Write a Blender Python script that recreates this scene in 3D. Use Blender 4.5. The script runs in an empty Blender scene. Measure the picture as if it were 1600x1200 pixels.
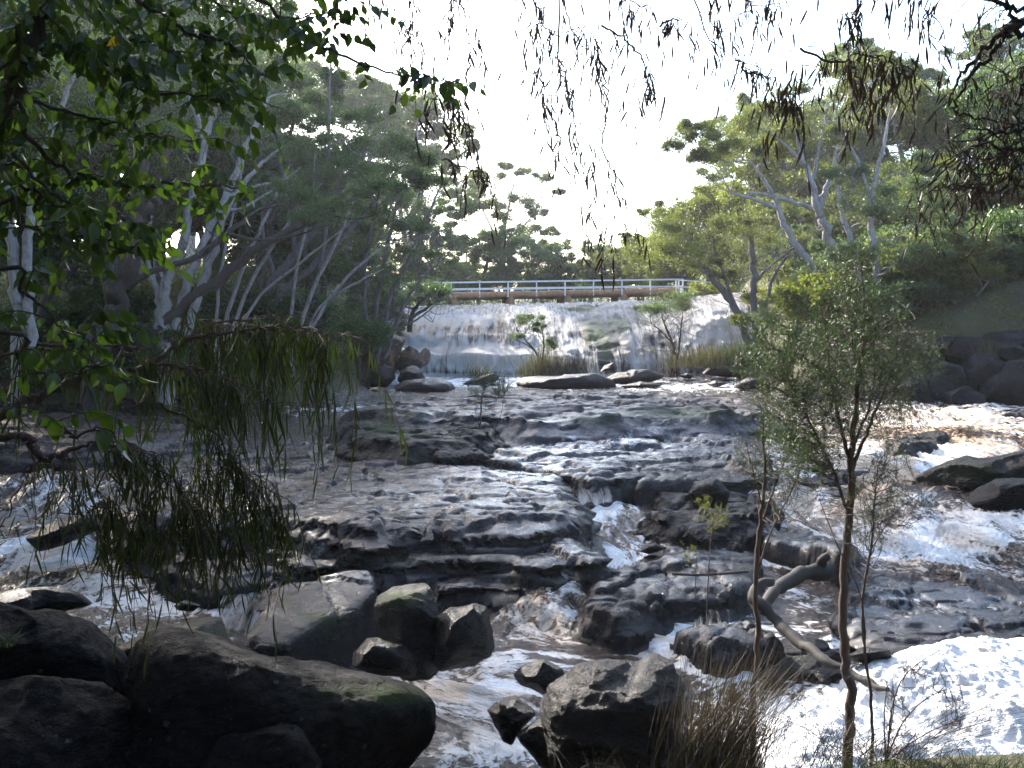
import bpy, math, random
import numpy as np
from mathutils import Matrix, Vector

# ------------------------------------------------------------------ camera / sky / sun
SC = bpy.context.scene
EYE = 3.3; F = 1560.0; HOR = 515.0
PITCH = math.atan((600.0 - HOR) / F)
cam_d = bpy.data.cameras.new('camera'); cam = bpy.data.objects.new('camera', cam_d)
SC.collection.objects.link(cam); SC.camera = cam
cam_d.sensor_width = 36.0; cam_d.lens = 36.0 * F / 1600.0
cam_d.clip_start = 0.05; cam_d.clip_end = 3000
cam.location = (0, 0, EYE); cam.rotation_euler = (math.pi / 2 - PITCH, 0, 0)

SUN = Vector((-0.47, 0.73, 0.45)).normalized()
world = bpy.data.worlds.new("World"); SC.world = world; world.use_nodes = True
wn = world.node_tree.nodes; wl = world.node_tree.links
bg = wn['Background']; sky = wn.new('ShaderNodeTexSky'); sky.sky_type = 'NISHITA'
sky.sun_disc = False
sky.sun_elevation = math.asin(SUN.z); sky.sun_rotation = math.atan2(SUN.x, SUN.y)
sky.air_density = 1.0; sky.dust_density = 1.8; sky.ozone_density = 1.0
bg.inputs['Strength'].default_value = 0.15
wl.new(sky.outputs[0], bg.inputs['Color'])
sun_d = bpy.data.lights.new('sun', 'SUN'); sun = bpy.data.objects.new('sun', sun_d)
SC.collection.objects.link(sun)
sun_d.energy = 3.5; sun_d.angle = math.radians(0.5); sun_d.color = (1.0, 0.93, 0.84)
sun.rotation_euler = SUN.to_track_quat('Z', 'Y').to_euler()
SC.view_settings.view_transform = 'Standard'; SC.view_settings.look = 'None'
SC.view_settings.gamma = 1; SC.view_settings.use_curve_mapping = False
SC.view_settings.exposure = 2.4
try:
    SC.cycles.transparent_max_bounces = 16
    SC.cycles.max_bounces = 6
except Exception:
    pass

random.seed(7)
RNG = np.random.default_rng(11)
COL = SC.collection

# ------------------------------------------------------------------ projection helpers (photo pixel -> place)
cp, sp = math.cos(PITCH), math.sin(PITCH)
def ray(u, v):
    a = (u - 800.0) / F; b = -(v - 600.0) / F
    return np.array([a, cp + b * sp, -sp + b * cp])
def P(u, v, d):
    r = ray(u, v); return np.array([0, 0, EYE]) + r * (d / r[1])
def G(u, v, z):
    r = ray(u, v); return np.array([0, 0, EYE]) + r * ((z - EYE) / r[2])
def proj(x, y, z):
    zz = z - EYE; dep = np.maximum(y * cp - zz * sp, 0.05)
    return 800 + F * x / dep, 600 - F * (y * sp + zz * cp) / dep

# ------------------------------------------------------------------ noise
def _h(ix, iy, iz):
    h = (ix.astype(np.int64) * 374761393 + iy.astype(np.int64) * 668265263 + iz.astype(np.int64) * 2147483647) & 0xffffffff
    h = ((h ^ (h >> 13)) * 1274126177) & 0xffffffff
    return ((h ^ (h >> 16)) & 0xffff) / 32767.5 - 1.0
def vnoise(x, y, z):
    fx, fy, fz = np.floor(x), np.floor(y), np.floor(z)
    tx, ty, tz = x - fx, y - fy, z - fz
    tx = tx * tx * (3 - 2 * tx); ty = ty * ty * (3 - 2 * ty); tz = tz * tz * (3 - 2 * tz)
    ix, iy, iz = fx.astype(int), fy.astype(int), fz.astype(int)
    r = 0
    for a in (0, 1):
        for b in (0, 1):
            for c in (0, 1):
                w = (tx if a else 1 - tx) * (ty if b else 1 - ty) * (tz if c else 1 - tz)
                r = r + w * _h(ix + a, iy + b, iz + c)
    return r
def fbm(x, y, z, o=4, lac=2.03, gain=0.5):
    x = np.asarray(x, float); y = np.asarray(y, float) + 0 * x; z = np.asarray(z, float) + 0 * x
    s = 0; a = 1; n = 0
    for i in range(o):
        s = s + a * vnoise(x + 17.3 * i, y - 9.1 * i, z + 4.7 * i); n += a
        x, y, z = x * lac, y * lac, z * lac; a *= gain
    return s / n
def ridged(x, y, z, o=4):
    x = np.asarray(x, float); y = np.asarray(y, float) + 0 * x; z = np.asarray(z, float) + 0 * x
    s = 0; a = 1; n = 0
    for i in range(o):
        s = s + a * (1 - 2 * np.abs(vnoise(x + 7.3 * i, y + 3.1 * i, z))); n += a
        x, y, z = x * 2.1, y * 2.1, z * 2.1; a *= .5
    return s / n
def sstep(a, b, x):
    t = np.clip((x - a) / (b - a), 0, 1); return t * t * (3 - 2 * t)
def blobs(u, v, L):
    s = np.zeros_like(u)
    for (cu, cv, ru, rv, val) in L:
        s = np.maximum(s, val * np.exp(-(((u - cu) / ru) ** 2 + ((v - cv) / rv) ** 2)))
    return s
def poly_sd(x, y, poly):
    n = len(poly); d = np.full(x.shape, 1e9); ins = np.zeros(x.shape, bool)
    for i in range(n):
        ax, ay = poly[i]; bx, by = poly[(i + 1) % n]
        ex, ey = bx - ax, by - ay; wx, wy = x - ax, y - ay
        t = np.clip((wx * ex + wy * ey) / (ex * ex + ey * ey + 1e-12), 0, 1)
        d = np.minimum(d, np.hypot(wx - ex * t, wy - ey * t))
        c = ((ay > y) != (by > y)) & (x < (bx - ax) * (y - ay) / (by - ay + 1e-12) + ax)
        ins ^= c
    return np.where(ins, d, -d)

# ------------------------------------------------------------------ mesh helpers
def mesh_np(name, V, faces, mat=None, smooth=True, attrs=None, mats=None, midx=None):
    """faces: list of (k x n) int arrays"""
    me = bpy.data.meshes.new(name)
    V = np.asarray(V, np.float32); me.vertices.add(len(V)); me.vertices.foreach_set('co', V.ravel())
    loops = np.concatenate([f.ravel() for f in faces]).astype(np.int32)
    tot = np.concatenate([np.full(len(f), f.shape[1], np.int32) for f in faces])
    st = np.concatenate([[0], np.cumsum(tot)[:-1]]).astype(np.int32)
    me.loops.add(len(loops)); me.loops.foreach_set('vertex_index', loops)
    me.polygons.add(len(tot)); me.polygons.foreach_set('loop_start', st); me.polygons.foreach_set('loop_total', tot)
    me.polygons.foreach_set('use_smooth', np.full(len(tot), smooth))
    for m in (mats or ([mat] if mat else [])): me.materials.append(m)
    if midx is not None: me.polygons.foreach_set('material_index', midx.astype(np.int32))
    me.update(calc_edges=True)
    if attrs:
        for k, a in attrs.items():
            a = np.asarray(a, np.float32)
            if a.ndim == 1:
                at = me.attributes.new(k, 'FLOAT', 'POINT'); at.data.foreach_set('value', a)
            else:
                at = me.attributes.new(k, 'FLOAT_VECTOR', 'POINT'); at.data.foreach_set('vector', a.ravel())
    return me
def link(name, me, parent=None, label=None, cat=None, group=None, kind=None, loc=None):
    o = bpy.data.objects.new(name, me); COL.objects.link(o)
    if parent is not None: o.parent = parent
    if loc is not None: o.location = loc
    tag(o, label, cat, group, kind); return o
def tag(o, label=None, cat=None, group=None, kind=None):
    if label: o['label'] = label
    if cat: o['category'] = cat
    if group: o['group'] = group
    if kind: o['kind'] = kind
    return o
def empty(name, loc, label, cat, group=None):
    o = bpy.data.objects.new(name, None); COL.objects.link(o); o.location = Vector(loc); o.empty_display_size = .2
    return tag(o, label, cat, group)
def grid_faces(nr, nc, mask=None):
    i = np.arange(nr * nc).reshape(nr, nc)
    f = np.stack([i[:-1, :-1], i[:-1, 1:], i[1:, 1:], i[1:, :-1]], -1).reshape(-1, 4)
    if mask is not None: f = f[mask[f].any(1)]
    return f
class MB:
    def __init__(s): s.V = []; s.F3 = []; s.F4 = []; s.n = 0
    def add(s, V, F):
        V = np.asarray(V, float); F = np.asarray(F, int)
        (s.F4 if F.shape[1] == 4 else s.F3).append(F + s.n); s.V.append(V); s.n += len(V)
    def tube(s, pts, rad, k=6, cap=True):
        pts = np.asarray(pts, float); rad = np.broadcast_to(np.asarray(rad, float), (len(pts),))
        T = np.gradient(pts, axis=0); T /= np.linalg.norm(T, axis=1)[:, None] + 1e-9
        up = np.array([0.13, 0.21, 1.0]) if abs(T[0][2]) < .9 else np.array([1.0, 0.1, 0.2])
        A = np.cross(T, up); A /= np.linalg.norm(A, axis=1)[:, None] + 1e-9
        B = np.cross(T, A); th = np.arange(k) * 2 * math.pi / k
        V = pts[:, None] + rad[:, None, None] * (np.cos(th)[None, :, None] * A[:, None] + np.sin(th)[None, :, None] * B[:, None])
        n = len(pts); i = np.arange(n * k).reshape(n, k); j = np.roll(i, -1, 1)
        F = np.stack([i[:-1], j[:-1], j[1:], i[1:]], -1).reshape(-1, 4)
        s.add(V.reshape(-1, 3), F)
        if cap and k >= 4:
            s.add(np.vstack([V[-1], pts[-1] + T[-1] * rad[-1] * .3]), [[a, (a + 1) % k, k] for a in range(k)])
            s.add(np.vstack([V[0], pts[0]]), [[(a + 1) % k, a, k] for a in range(k)])
    def box(s, c, sx, sy, sz, R=None):
        q = np.array([[x, y, z] for x in (-1, 1) for y in (-1, 1) for z in (-1, 1)], float) * [sx / 2, sy / 2, sz / 2]
        if R is not None: q = q @ np.asarray(R).T
        s.add(q + c, [[0, 1, 3, 2], [4, 6, 7, 5], [0, 4, 5, 1], [2, 3, 7, 6], [0, 2, 6, 4], [1, 5, 7, 3]])
    def mesh(s, name, mat, smooth=True):
        fs = []
        if s.F4: fs.append(np.concatenate(s.F4))
        if s.F3: fs.append(np.concatenate(s.F3))
        return mesh_np(name, np.concatenate(s.V), fs, mat, smooth)
def spline(pts, n=None, k=4):
    pts = np.asarray(pts, float); m = len(pts)
    n = n or (m - 1) * k + 1
    Q = np.vstack([2 * pts[0] - pts[1], pts, 2 * pts[-1] - pts[-2]])
    out = []
    for t in np.linspace(0, m - 1 - 1e-6, n):
        i = int(t); f = t - i; a, b, c, d = Q[i], Q[i + 1], Q[i + 2], Q[i + 3]
        out.append(.5 * (2 * b + (c - a) * f + (2 * a - 5 * b + 4 * c - d) * f * f + (3 * b - a - 3 * c + d) * f ** 3))
    return np.array(out)

# ------------------------------------------------------------------ materials
def new_mat(name):
    m = bpy.data.materials.new(name); m.use_nodes = True; nt = m.node_tree
    b = nt.nodes['Principled BSDF']; return m, nt, b
def N(nt, t, **kw):
    n = nt.nodes.new(t)
    for k, v in kw.items():
        if k.startswith('i_'): n.inputs[k[2:].replace('_', ' ')].default_value = v
        else: setattr(n, k, v)
    return n
def noise(nt, scale, detail=6, rough=.6, vec=None, dist=0):
    n = N(nt, 'ShaderNodeTexNoise'); n.inputs['Scale'].default_value = scale; n.inputs['Detail'].default_value = detail
    n.inputs['Roughness'].default_value = rough; n.inputs['Distortion'].default_value = dist
    if vec is not None: nt.links.new(vec, n.inputs['Vector'])
    return n
def ramp(nt, fac, stops):
    r = N(nt, 'ShaderNodeValToRGB'); e = r.color_ramp.elements
    while len(e) < len(stops): e.new(.5)
    for k, (p, c) in enumerate(stops):
        e[k].position = p; e[k].color = (c, c, c, 1) if isinstance(c, (int, float)) else (*c, 1)
    nt.links.new(fac, r.inputs['Fac']); return r.outputs['Color']
def mix(nt, fac, a, b, mode='MIX'):
    m = N(nt, 'ShaderNodeMix', data_type='RGBA', blend_type=mode)
    for s, x in ((m.inputs[0], fac), (m.inputs[6], a), (m.inputs[7], b)):
        if hasattr(x, 'is_output'): nt.links.new(x, s)
        else: s.default_value = x if isinstance(x, (int, float)) else (*x, 1)
    return m.outputs[2]
def mth(nt, op, a, b=0.0, c=0.0, clamp=False):
    m = N(nt, 'ShaderNodeMath', operation=op, use_clamp=clamp)
    for s, x in zip(m.inputs, (a, b, c)):
        if hasattr(x, 'is_output'): nt.links.new(x, s)
        else: s.default_value = x
    return m.outputs[0]
def vscale(nt, vec, s, rot=(0, 0, 0)):
    m = N(nt, 'ShaderNodeMapping'); m.inputs['Scale'].default_value = s; m.inputs['Rotation'].default_value = rot
    nt.links.new(vec, m.inputs['Vector']); return m.outputs[0]
def attr(nt, name, out='Fac'):
    a = N(nt, 'ShaderNodeAttribute', attribute_name=name); return a.outputs[out]
def bump(nt, b, h, strength, dist, prev=None):
    n = N(nt, 'ShaderNodeBump'); n.inputs['Strength'].default_value = strength; n.inputs['Distance'].default_value = dist
    nt.links.new(h, n.inputs['Height'])
    if prev is not None: nt.links.new(prev, n.inputs['Normal'])
    nt.links.new(n.outputs[0], b.inputs['Normal']); return n.outputs[0]

def rock_mat(name, c1, c2, c3, rlo=.18, rhi=.5, bs=1.0, lichen=0.0, sc=1.0, stain=None, film=False, spec=.5):
    m, nt, b = new_mat(name)
    pos = N(nt, 'ShaderNodeNewGeometry').outputs['Position']
    n1 = noise(nt, 1.3 * sc, 8, .65, pos, .4); n2 = noise(nt, 9 * sc, 8, .7, vscale(nt, pos, (1, 1, 2.4)), .3)
    n3 = noise(nt, 55 * sc, 5, .7, pos)
    c = mix(nt, ramp(nt, n1.outputs[0], [(.35, 0), (.62, 1)]), c1, c2)
    c = mix(nt, ramp(nt, n2.outputs[0], [(.45, 0), (.7, 1)]), c, c3)
    if stain:
        ns = noise(nt, 2.2 * sc, 5, .6, vscale(nt, pos, (1, 1, 1.3), (0.4, .2, 1)))
        c = mix(nt, ramp(nt, ns.outputs[0], [(.56, 0), (.68, .8)]), c, stain)
    moss = attr(nt, 'moss')
    mm = mth(nt, 'MULTIPLY', moss, ramp(nt, n2.outputs[0], [(.3, 0.1), (.55, 1)]))
    c = mix(nt, mm, c, mix(nt, n3.outputs[0], (.015, .035, .008), (.085, .13, .02)))
    if lichen:
        vo = N(nt, 'ShaderNodeTexVoronoi'); vo.inputs['Scale'].default_value = 7 * sc; nt.links.new(noise(nt, 3, 3, .5, pos).outputs['Color'], vo.inputs['Vector'])
        vo = N(nt, 'ShaderNodeTexVoronoi'); vo.inputs['Scale'].default_value = 8 * sc
        nt.links.new(mix(nt, .12, pos, noise(nt, 6, 4, .6, pos).outputs['Color'], 'ADD'), vo.inputs['Vector'])
        lm = mth(nt, 'MULTIPLY', ramp(nt, vo.outputs['Distance'], [(.12, 1), (.2, 0)]), ramp(nt, noise(nt, 2.5, 3, .5, pos).outputs[0], [(.5, 0), (.6, lichen)]))
        lm = mth(nt, 'MULTIPLY', lm, ramp(nt, n3.outputs[0], [(.4, .15), (.6, 1)]))
        c = mix(nt, lm, c, (.22, .23, .22))
        sp_ = ramp(nt, noise(nt, 60, 2, .5, pos).outputs[0], [(.66, 0), (.72, .35 * lichen)])
        c = mix(nt, sp_, c, (.2, .2, .2))
    nt.links.new(c, b.inputs['Base Color'])
    r = mix(nt, ramp(nt, n2.outputs[0], [(.35, 0), (.65, 1)]), (rlo,) * 3, (rhi,) * 3)
    r = mix(nt, moss, r, (.8,) * 3)
    if film:      # thin water running over the rock: glossier, rippled, with torn white streaks
        fa = attr(nt, 'film'); fl = N(nt, 'ShaderNodeMapping'); fl.inputs['Scale'].default_value = (1, .45, .8); nt.links.new(pos, fl.inputs['Vector'])
        fn = noise(nt, 4.5, 9, .7, fl.outputs[0], 1.0); fb = noise(nt, 1.1, 4, .6, pos, .5)
        wet = mth(nt, 'MULTIPLY', fa, ramp(nt, fb.outputs[0], [(.35, 0), (.55, 1)]))
        kf = mth(nt, 'MULTIPLY', mth(nt, 'SUBTRACT', fn.outputs[0], mth(nt, 'MULTIPLY_ADD', wet, -.20, .70)), 8.0, clamp=True)
        c = mix(nt, kf, c, (.62, .62, .66)); nt.links.new(c, b.inputs['Base Color'])
        r = mix(nt, kf, r, (.5,) * 3)
        b.inputs['Coat IOR'].default_value = 1.36; b.inputs['Coat Roughness'].default_value = .07
        nt.links.new(mth(nt, 'MULTIPLY_ADD', fa, .85, .12, clamp=True), b.inputs['Coat Weight'])
        cn = N(nt, 'ShaderNodeBump'); cn.inputs['Strength'].default_value = .9; cn.inputs['Distance'].default_value = .024; nt.links.new(fn.outputs[0], cn.inputs['Height'])
        nt.links.new(cn.outputs[0], b.inputs['Coat Normal'])
    nt.links.new(r, b.inputs['Roughness']); b.inputs['Specular IOR Level'].default_value = spec
    p = bump(nt, b, n1.outputs[0], .5 * bs, .25)
    if film: p = bump(nt, b, fn.outputs[0], .5, .035, p)
    ck = noise(nt, 1.6 * sc, 3, .55, vscale(nt, pos, (1, 1, 2.6), (.3, .2, .5)), 1.2)
    cr = ramp(nt, mth(nt, 'ABSOLUTE', mth(nt, 'SUBTRACT', ck.outputs[0], .5)), [(.0, 0), (.012, 1)])
    p = bump(nt, b, n2.outputs[0], .9 * bs, .09, p)
    p = bump(nt, b, cr, .8, .03, p)
    p = bump(nt, b, n3.outputs[0], .8 * bs, .014, p)
    return m
M = {}
M['bed'] = rock_mat('wet_bed_rock', (.016, .011, .013), (.034, .023, .024), (.008, .006, .008), .1, .4)
M['slab'] = rock_mat('wet_slab_rock', (.011, .0075, .009), (.025, .017, .018), (.005, .004, .005), .10, .30, film=True, bs=1.3, spec=.22)
M['far'] = rock_mat('far_rock', (.022, .015, .016), (.042, .029, .029), (.009, .007, .008), .25, .6, sc=.8, film=True, spec=.22)
M['dark'] = rock_mat('dark_boulder_rock', (.007, .0062, .0068), (.015, .013, .013), (.003, .0028, .003), .6, .88, lichen=.5, spec=.08)
M['wet'] = rock_mat('wet_boulder_rock', (.008, .0065, .007), (.02, .015, .015), (.004, .0032, .004), .22, .5, bs=1.6, spec=.22)
M['ochre'] = rock_mat('stained_rock', (.08, .05, .035), (.14, .09, .055), (.02, .015, .012), .5, .8, sc=.7, stain=(.28, .15, .06))
M['pile'] = rock_mat('bank_rock', (.010, .008, .009), (.03, .025, .026), (.004, .0035, .004), .35, .7, sc=.6, lichen=.35, spec=.25)

def ground_mat():
    m, nt, b = new_mat('leaf_litter_ground'); pos = N(nt, 'ShaderNodeNewGeometry').outputs['Position']
    n = noise(nt, .5, 8, .7, pos); n2 = noise(nt, 6, 8, .7, pos)
    c = mix(nt, ramp(nt, n.outputs[0], [(.4, 0), (.6, 1)]), (.05, .042, .024), (.06, .075, .022))
    c = mix(nt, ramp(nt, n2.outputs[0], [(.45, 0), (.7, 1)]), c, (.11, .085, .05))
    nt.links.new(c, b.inputs['Base Color']); b.inputs['Roughness'].default_value = .9
    bump(nt, b, n2.outputs[0], 1, .15); return m
M['ground'] = ground_mat()

def water_mat():
    m, nt, b = new_mat('tannin_river_water')
    pos = N(nt, 'ShaderNodeNewGeometry').outputs['Position']; fl = attr(nt, 'flow', 'Vector'); foam = attr(nt, 'foam')
    tan = attr(nt, 'tan')
    w = noise(nt, 1.0, 4, .6, fl)
    fw = mix(nt, .35, fl, w.outputs['Color'], 'ADD')
    s1 = noise(nt, 2.6, 9, .68, fw, .9); s2 = noise(nt, 10, 8, .7, fw, .7)
    s3 = noise(nt, 26, 4, .6, pos)
    big = mth(nt, 'MULTIPLY_ADD', s1.outputs[0], .54, mth(nt, 'MULTIPLY', s2.outputs[0], .46))
    # foam cover: threshold falls as the foam amount rises
    th = mth(nt, 'SUBTRACT', mth(nt, 'MULTIPLY_ADD', foam, -.175, .592), mth(nt, 'MULTIPLY', mth(nt, 'POWER', foam, 6.0), .06))
    k = mth(nt, 'SUBTRACT', big, th)
    k = mth(nt, 'MULTIPLY', k, 16.0, clamp=True)
    k = mth(nt, 'MULTIPLY', k, ramp(nt, s3.outputs[0], [(.3, .85), (.55, 1)]))
    k2 = mth(nt, 'MULTIPLY', mth(nt, 'ADD', mth(nt, 'SUBTRACT', big, th), .09), 7.0, clamp=True)
    t2 = noise(nt, 1.1, 5, .6, fw, .5)
    brown = mix(nt, s2.outputs[0], (.007, .004, .0025), (.035, .015, .006))
    base = mix(nt, ramp(nt, t2.outputs[0], [(.45, 0), (.62, 1)]), (.007, .006, .007), brown)
    tanc = mix(nt, s2.outputs[0], (.07, .03, .01), (.38, .20, .08))
    c = mix(nt, mth(nt, 'MULTIPLY', k2, mth(nt, 'MULTIPLY_ADD', tan, .55, .15)), base, tanc)
    fc = mix(nt, mth(nt, 'MULTIPLY', tan, ramp(nt, t2.outputs[0], [(.40, 0), (.50, 1)])), (.84, .86, .88), (.66, .45, .25))
    c = mix(nt, k, c, fc)
    nt.links.new(c, b.inputs['Base Color'])
    nt.links.new(mix(nt, k, (.07,) * 3, (.65,) * 3), b.inputs['Roughness'])
    b.inputs['IOR'].default_value = 1.33
    r1 = noise(nt, 2.8, 8, .66, fl, .8); r2 = noise(nt, 13, 6, .65, fl, .5)
    p = bump(nt, b, r1.outputs[0], 1.0, .12)
    p = bump(nt, b, r2.outputs[0], 1.0, .05, p)
    p = bump(nt, b, k, .6, .02, p)
    return m
M['water'] = water_mat()
def fall_mat():
    m, nt, b = new_mat('falling_water')
    fl = attr(nt, 'flow', 'Vector'); cov = attr(nt, 'cover')
    w = noise(nt, 1.2, 3, .6, fl); fw = mix(nt, .12, fl, w.outputs['Color'], 'ADD')
    a = noise(nt, 1.0, 8, .72, vscale(nt, fw, (1.7, .22, 1)), .2)
    a2 = noise(nt, 1.0, 6, .7, vscale(nt, fw, (5.5, .42, 1)), .12)
    s = mth(nt, 'MULTIPLY_ADD', a.outputs[0], .6, mth(nt, 'MULTIPLY', a2.outputs[0], .4))
    k = mth(nt, 'MULTIPLY', mth(nt, 'SUBTRACT', s, mth(nt, 'MULTIPLY_ADD', cov, -.36, .64)), 7.0, clamp=True)
    tan = attr(nt, 'tan')
    t = noise(nt, 1.0, 5, .6, vscale(nt, fl, (2.0, .4, 1)))
    c = mix(nt, mth(nt, 'MULTIPLY', tan, ramp(nt, t.outputs[0], [(.35, 0), (.6, 1)])), (.92, .93, .94), (.84, .62, .38))
    c = mix(nt, ramp(nt, a2.outputs[0], [(.34, .4), (.5, 0)]), c, (.5, .48, .46))
    nt.links.new(c, b.inputs['Base Color']); b.inputs['Roughness'].default_value = .35
    out = nt.nodes['Material Output']; tl = N(nt, 'ShaderNodeBsdfTranslucent'); nt.links.new(c, tl.inputs['Color']); m1 = N(nt, 'ShaderNodeMixShader'); m1.inputs[0].default_value = .6
    nt.links.new(b.outputs[0], m1.inputs[1]); nt.links.new(tl.outputs[0], m1.inputs[2]); tp = N(nt, 'ShaderNodeBsdfTransparent'); m2 = N(nt, 'ShaderNodeMixShader')
    nt.links.new(k, m2.inputs[0]); nt.links.new(tp.outputs[0], m2.inputs[1]); nt.links.new(m1.outputs[0], m2.inputs[2]); nt.links.new(m2.outputs[0], out.inputs['Surface'])
    p = bump(nt, b, a.outputs[0], 1, .3); bump(nt, b, a2.outputs[0], 1, .1, p)
    return m
M['fall'] = fall_mat()
def foam_mat():
    m, nt, b = new_mat('river_foam'); pos = N(nt, 'ShaderNodeNewGeometry').outputs['Position']
    n = noise(nt, 2.2, 6, .65, pos, .4); n2 = noise(nt, 45, 4, .7, pos)
    vo = N(nt, 'ShaderNodeTexVoronoi'); vo.inputs['Scale'].default_value = 38; nt.links.new(pos, vo.inputs['Vector'])
    c = mix(nt, ramp(nt, n.outputs[0], [(.5, 0), (.72, .8)]), (.58, .60, .64), (.50, .40, .29))
    nt.links.new(c, b.inputs['Base Color']); b.inputs['Roughness'].default_value = .6
    b.inputs['Subsurface Weight'].default_value = 0.0
    p = bump(nt, b, n.outputs[0], .7, .1); p = bump(nt, b, vo.outputs['Distance'], .5, .012, p); bump(nt, b, n2.outputs[0], .5, .01, p)
    return m
M['foam'] = foam_mat()
def leaf_mat(name, c1, c2, trans=.45, rough=.5, tcol=None):
    m = bpy.data.materials.new(name); m.use_nodes = True; nt = m.node_tree; nt.nodes.clear()
    out = N(nt, 'ShaderNodeOutputMaterial'); geo = N(nt, 'ShaderNodeNewGeometry')
    rnd = geo.outputs['Random Per Island']
    n = noise(nt, .9, 3, .5, geo.outputs['Position'])
    c = mix(nt, rnd, c1, c2); c = mix(nt, ramp(nt, n.outputs[0], [(.35, 0), (.65, .7)]), c, tuple(x * .55 for x in c2))
    pb = N(nt, 'ShaderNodeBsdfPrincipled'); pb.inputs['Roughness'].default_value = rough
    nt.links.new(c, pb.inputs['Base Color'])
    tr = N(nt, 'ShaderNodeBsdfTranslucent')
    nt.links.new(mix(nt, 1.0, c, tcol or (1.5, 1.7, .7), 'MULTIPLY'), tr.inputs['Color'])
    mx = N(nt, 'ShaderNodeMixShader'); mx.inputs[0].default_value = trans
    nt.links.new(pb.outputs[0], mx.inputs[1]); nt.links.new(tr.outputs[0], mx.inputs[2]); nt.links.new(mx.outputs[0], out.inputs['Surface'])
    return m
M['lf_grey'] = leaf_mat('grey_green_leaves', (.07, .105, .06), (.11, .14, .08), .45)
M['lf_dark'] = leaf_mat('dark_green_leaves', (.04, .075, .03), (.075, .115, .048), .45)
M['lf_olive'] = leaf_mat('olive_leaves', (.08, .10, .03), (.14, .145, .05), .45)
M['lf_lime'] = leaf_mat('yellow_green_leaves', (.12, .15, .03), (.19, .19, .05), .5)
M['lf_pale'] = leaf_mat('pale_gum_leaves', (.09, .12, .065), (.15, .17, .09), .45)
M['lf_broad'] = leaf_mat('broad_leaves', (.032, .062, .014), (.055, .09, .022), .36, .4)
M['lf_narrow'] = leaf_mat('narrow_leaves', (.022, .037, .015), (.044, .058, .02), .24, .4)
M['lf_twig'] = leaf_mat('dull_hanging_leaves', (.028, .02, .018), (.045, .032, .026), .1, .5, tcol=(1.2, 1.0, .7))
M['lf_needle'] = leaf_mat('fine_green_needles', (.022, .043, .016), (.04, .064, .025), .3)
M['lf_rust'] = leaf_mat('yellow_leaf', (.4, .22, .03), (.5, .3, .04), .5)
M['grass_brown'] = leaf_mat('brown_sedge', (.035, .025, .02), (.075, .055, .042), .12, .7)
M['grass_green'] = leaf_mat('green_grass', (.025, .042, .014), (.05, .07, .024), .25, .6)
M['grass_straw'] = leaf_mat('straw_grass', (.085, .075, .035), (.13, .11, .055), .25, .7)
def bark_mat(name, c1, c2, c3=(.05, .04, .035)):
    m, nt, b = new_mat(name); pos = N(nt, 'ShaderNodeTexCoord').outputs['Object']
    n = noise(nt, 1.0, 8, .7, vscale(nt, pos, (22, 22, 2.4)), .5); n2 = noise(nt, 3, 5, .6, pos)
    c = mix(nt, ramp(nt, n.outputs[0], [(.35, 0), (.65, 1)]), c1, c2); c = mix(nt, ramp(nt, n2.outputs[0], [(.5, 0), (.72, .8)]), c, c3)
    nt.links.new(c, b.inputs['Base Color']); b.inputs['Roughness'].default_value = .85
    bump(nt, b, n.outputs[0], 1, .03); return m
M['bk_white'] = bark_mat('pale_paperbark', (.20, .19, .19), (.36, .34, .34), (.12, .11, .11))
M['bk_grey'] = bark_mat('grey_bark', (.09, .08, .085), (.17, .155, .16))
M['bk_dark'] = bark_mat('dark_bark', (.03, .025, .022), (.075, .06, .05))
M['bk_brown'] = bark_mat('brown_bark', (.07, .045, .04), (.13, .09, .08))
def plain(name, c, r=.6, c2=None, sc=8):
    m, nt, b = new_mat(name); pos = N(nt, 'ShaderNodeTexCoord').outputs['Object']
    n = noise(nt, sc, 6, .65, pos)
    nt.links.new(mix(nt, ramp(nt, n.outputs[0], [(.4, 0), (.65, 1)]), c, c2 or tuple(x * .7 for x in c)), b.inputs['Base Color'])
    b.inputs['Roughness'].default_value = r; bump(nt, b, n.outputs[0], .3, .02); return m
M['rail'] = plain('white_painted_timber', (.78, .77, .75), .5, (.62, .6, .56))
M['timber'] = plain('orange_brown_log', (.40, .22, .12), .8, (.26, .14, .08), 3)
M['deck'] = plain('weathered_deck', (.22, .15, .1), .85)
M['logwood'] = plain('driftwood', (.02, .015, .013), .8, (.007, .006, .005), 18)

# ------------------------------------------------------------------ light haze in the air
def haze(density):
    m = bpy.data.materials.new('air_haze'); m.use_nodes = True; nt = m.node_tree; nt.nodes.clear()
    o = N(nt, 'ShaderNodeOutputMaterial'); v = N(nt, 'ShaderNodeVolumePrincipled'); v.inputs['Density'].default_value = density
    v.inputs['Color'].default_value = (.93, .94, 1, 1); v.inputs['Anisotropy'].default_value = .45
    nt.links.new(v.outputs[0], o.inputs['Volume'])
    x, y0, y1, z0, z1 = 205, -70, 200, -3.0, 42
    V = [(a, b, c) for a in (-x, x) for b in (y0, y1) for c in (z0, z1)]
    me = bpy.data.meshes.new('haze'); me.from_pydata(V, [], [(0, 1, 3, 2), (4, 6, 7, 5), (0, 4, 5, 1), (2, 3, 7, 6), (0, 2, 6, 4), (1, 5, 7, 3)]); me.materials.append(m)
    o = bpy.data.objects.new('haze', me); COL.objects.link(o); o['kind'] = 'stuff'; o['label'] = 'thin bright morning haze in the air over the river and trees'
haze(.0003)

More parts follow.
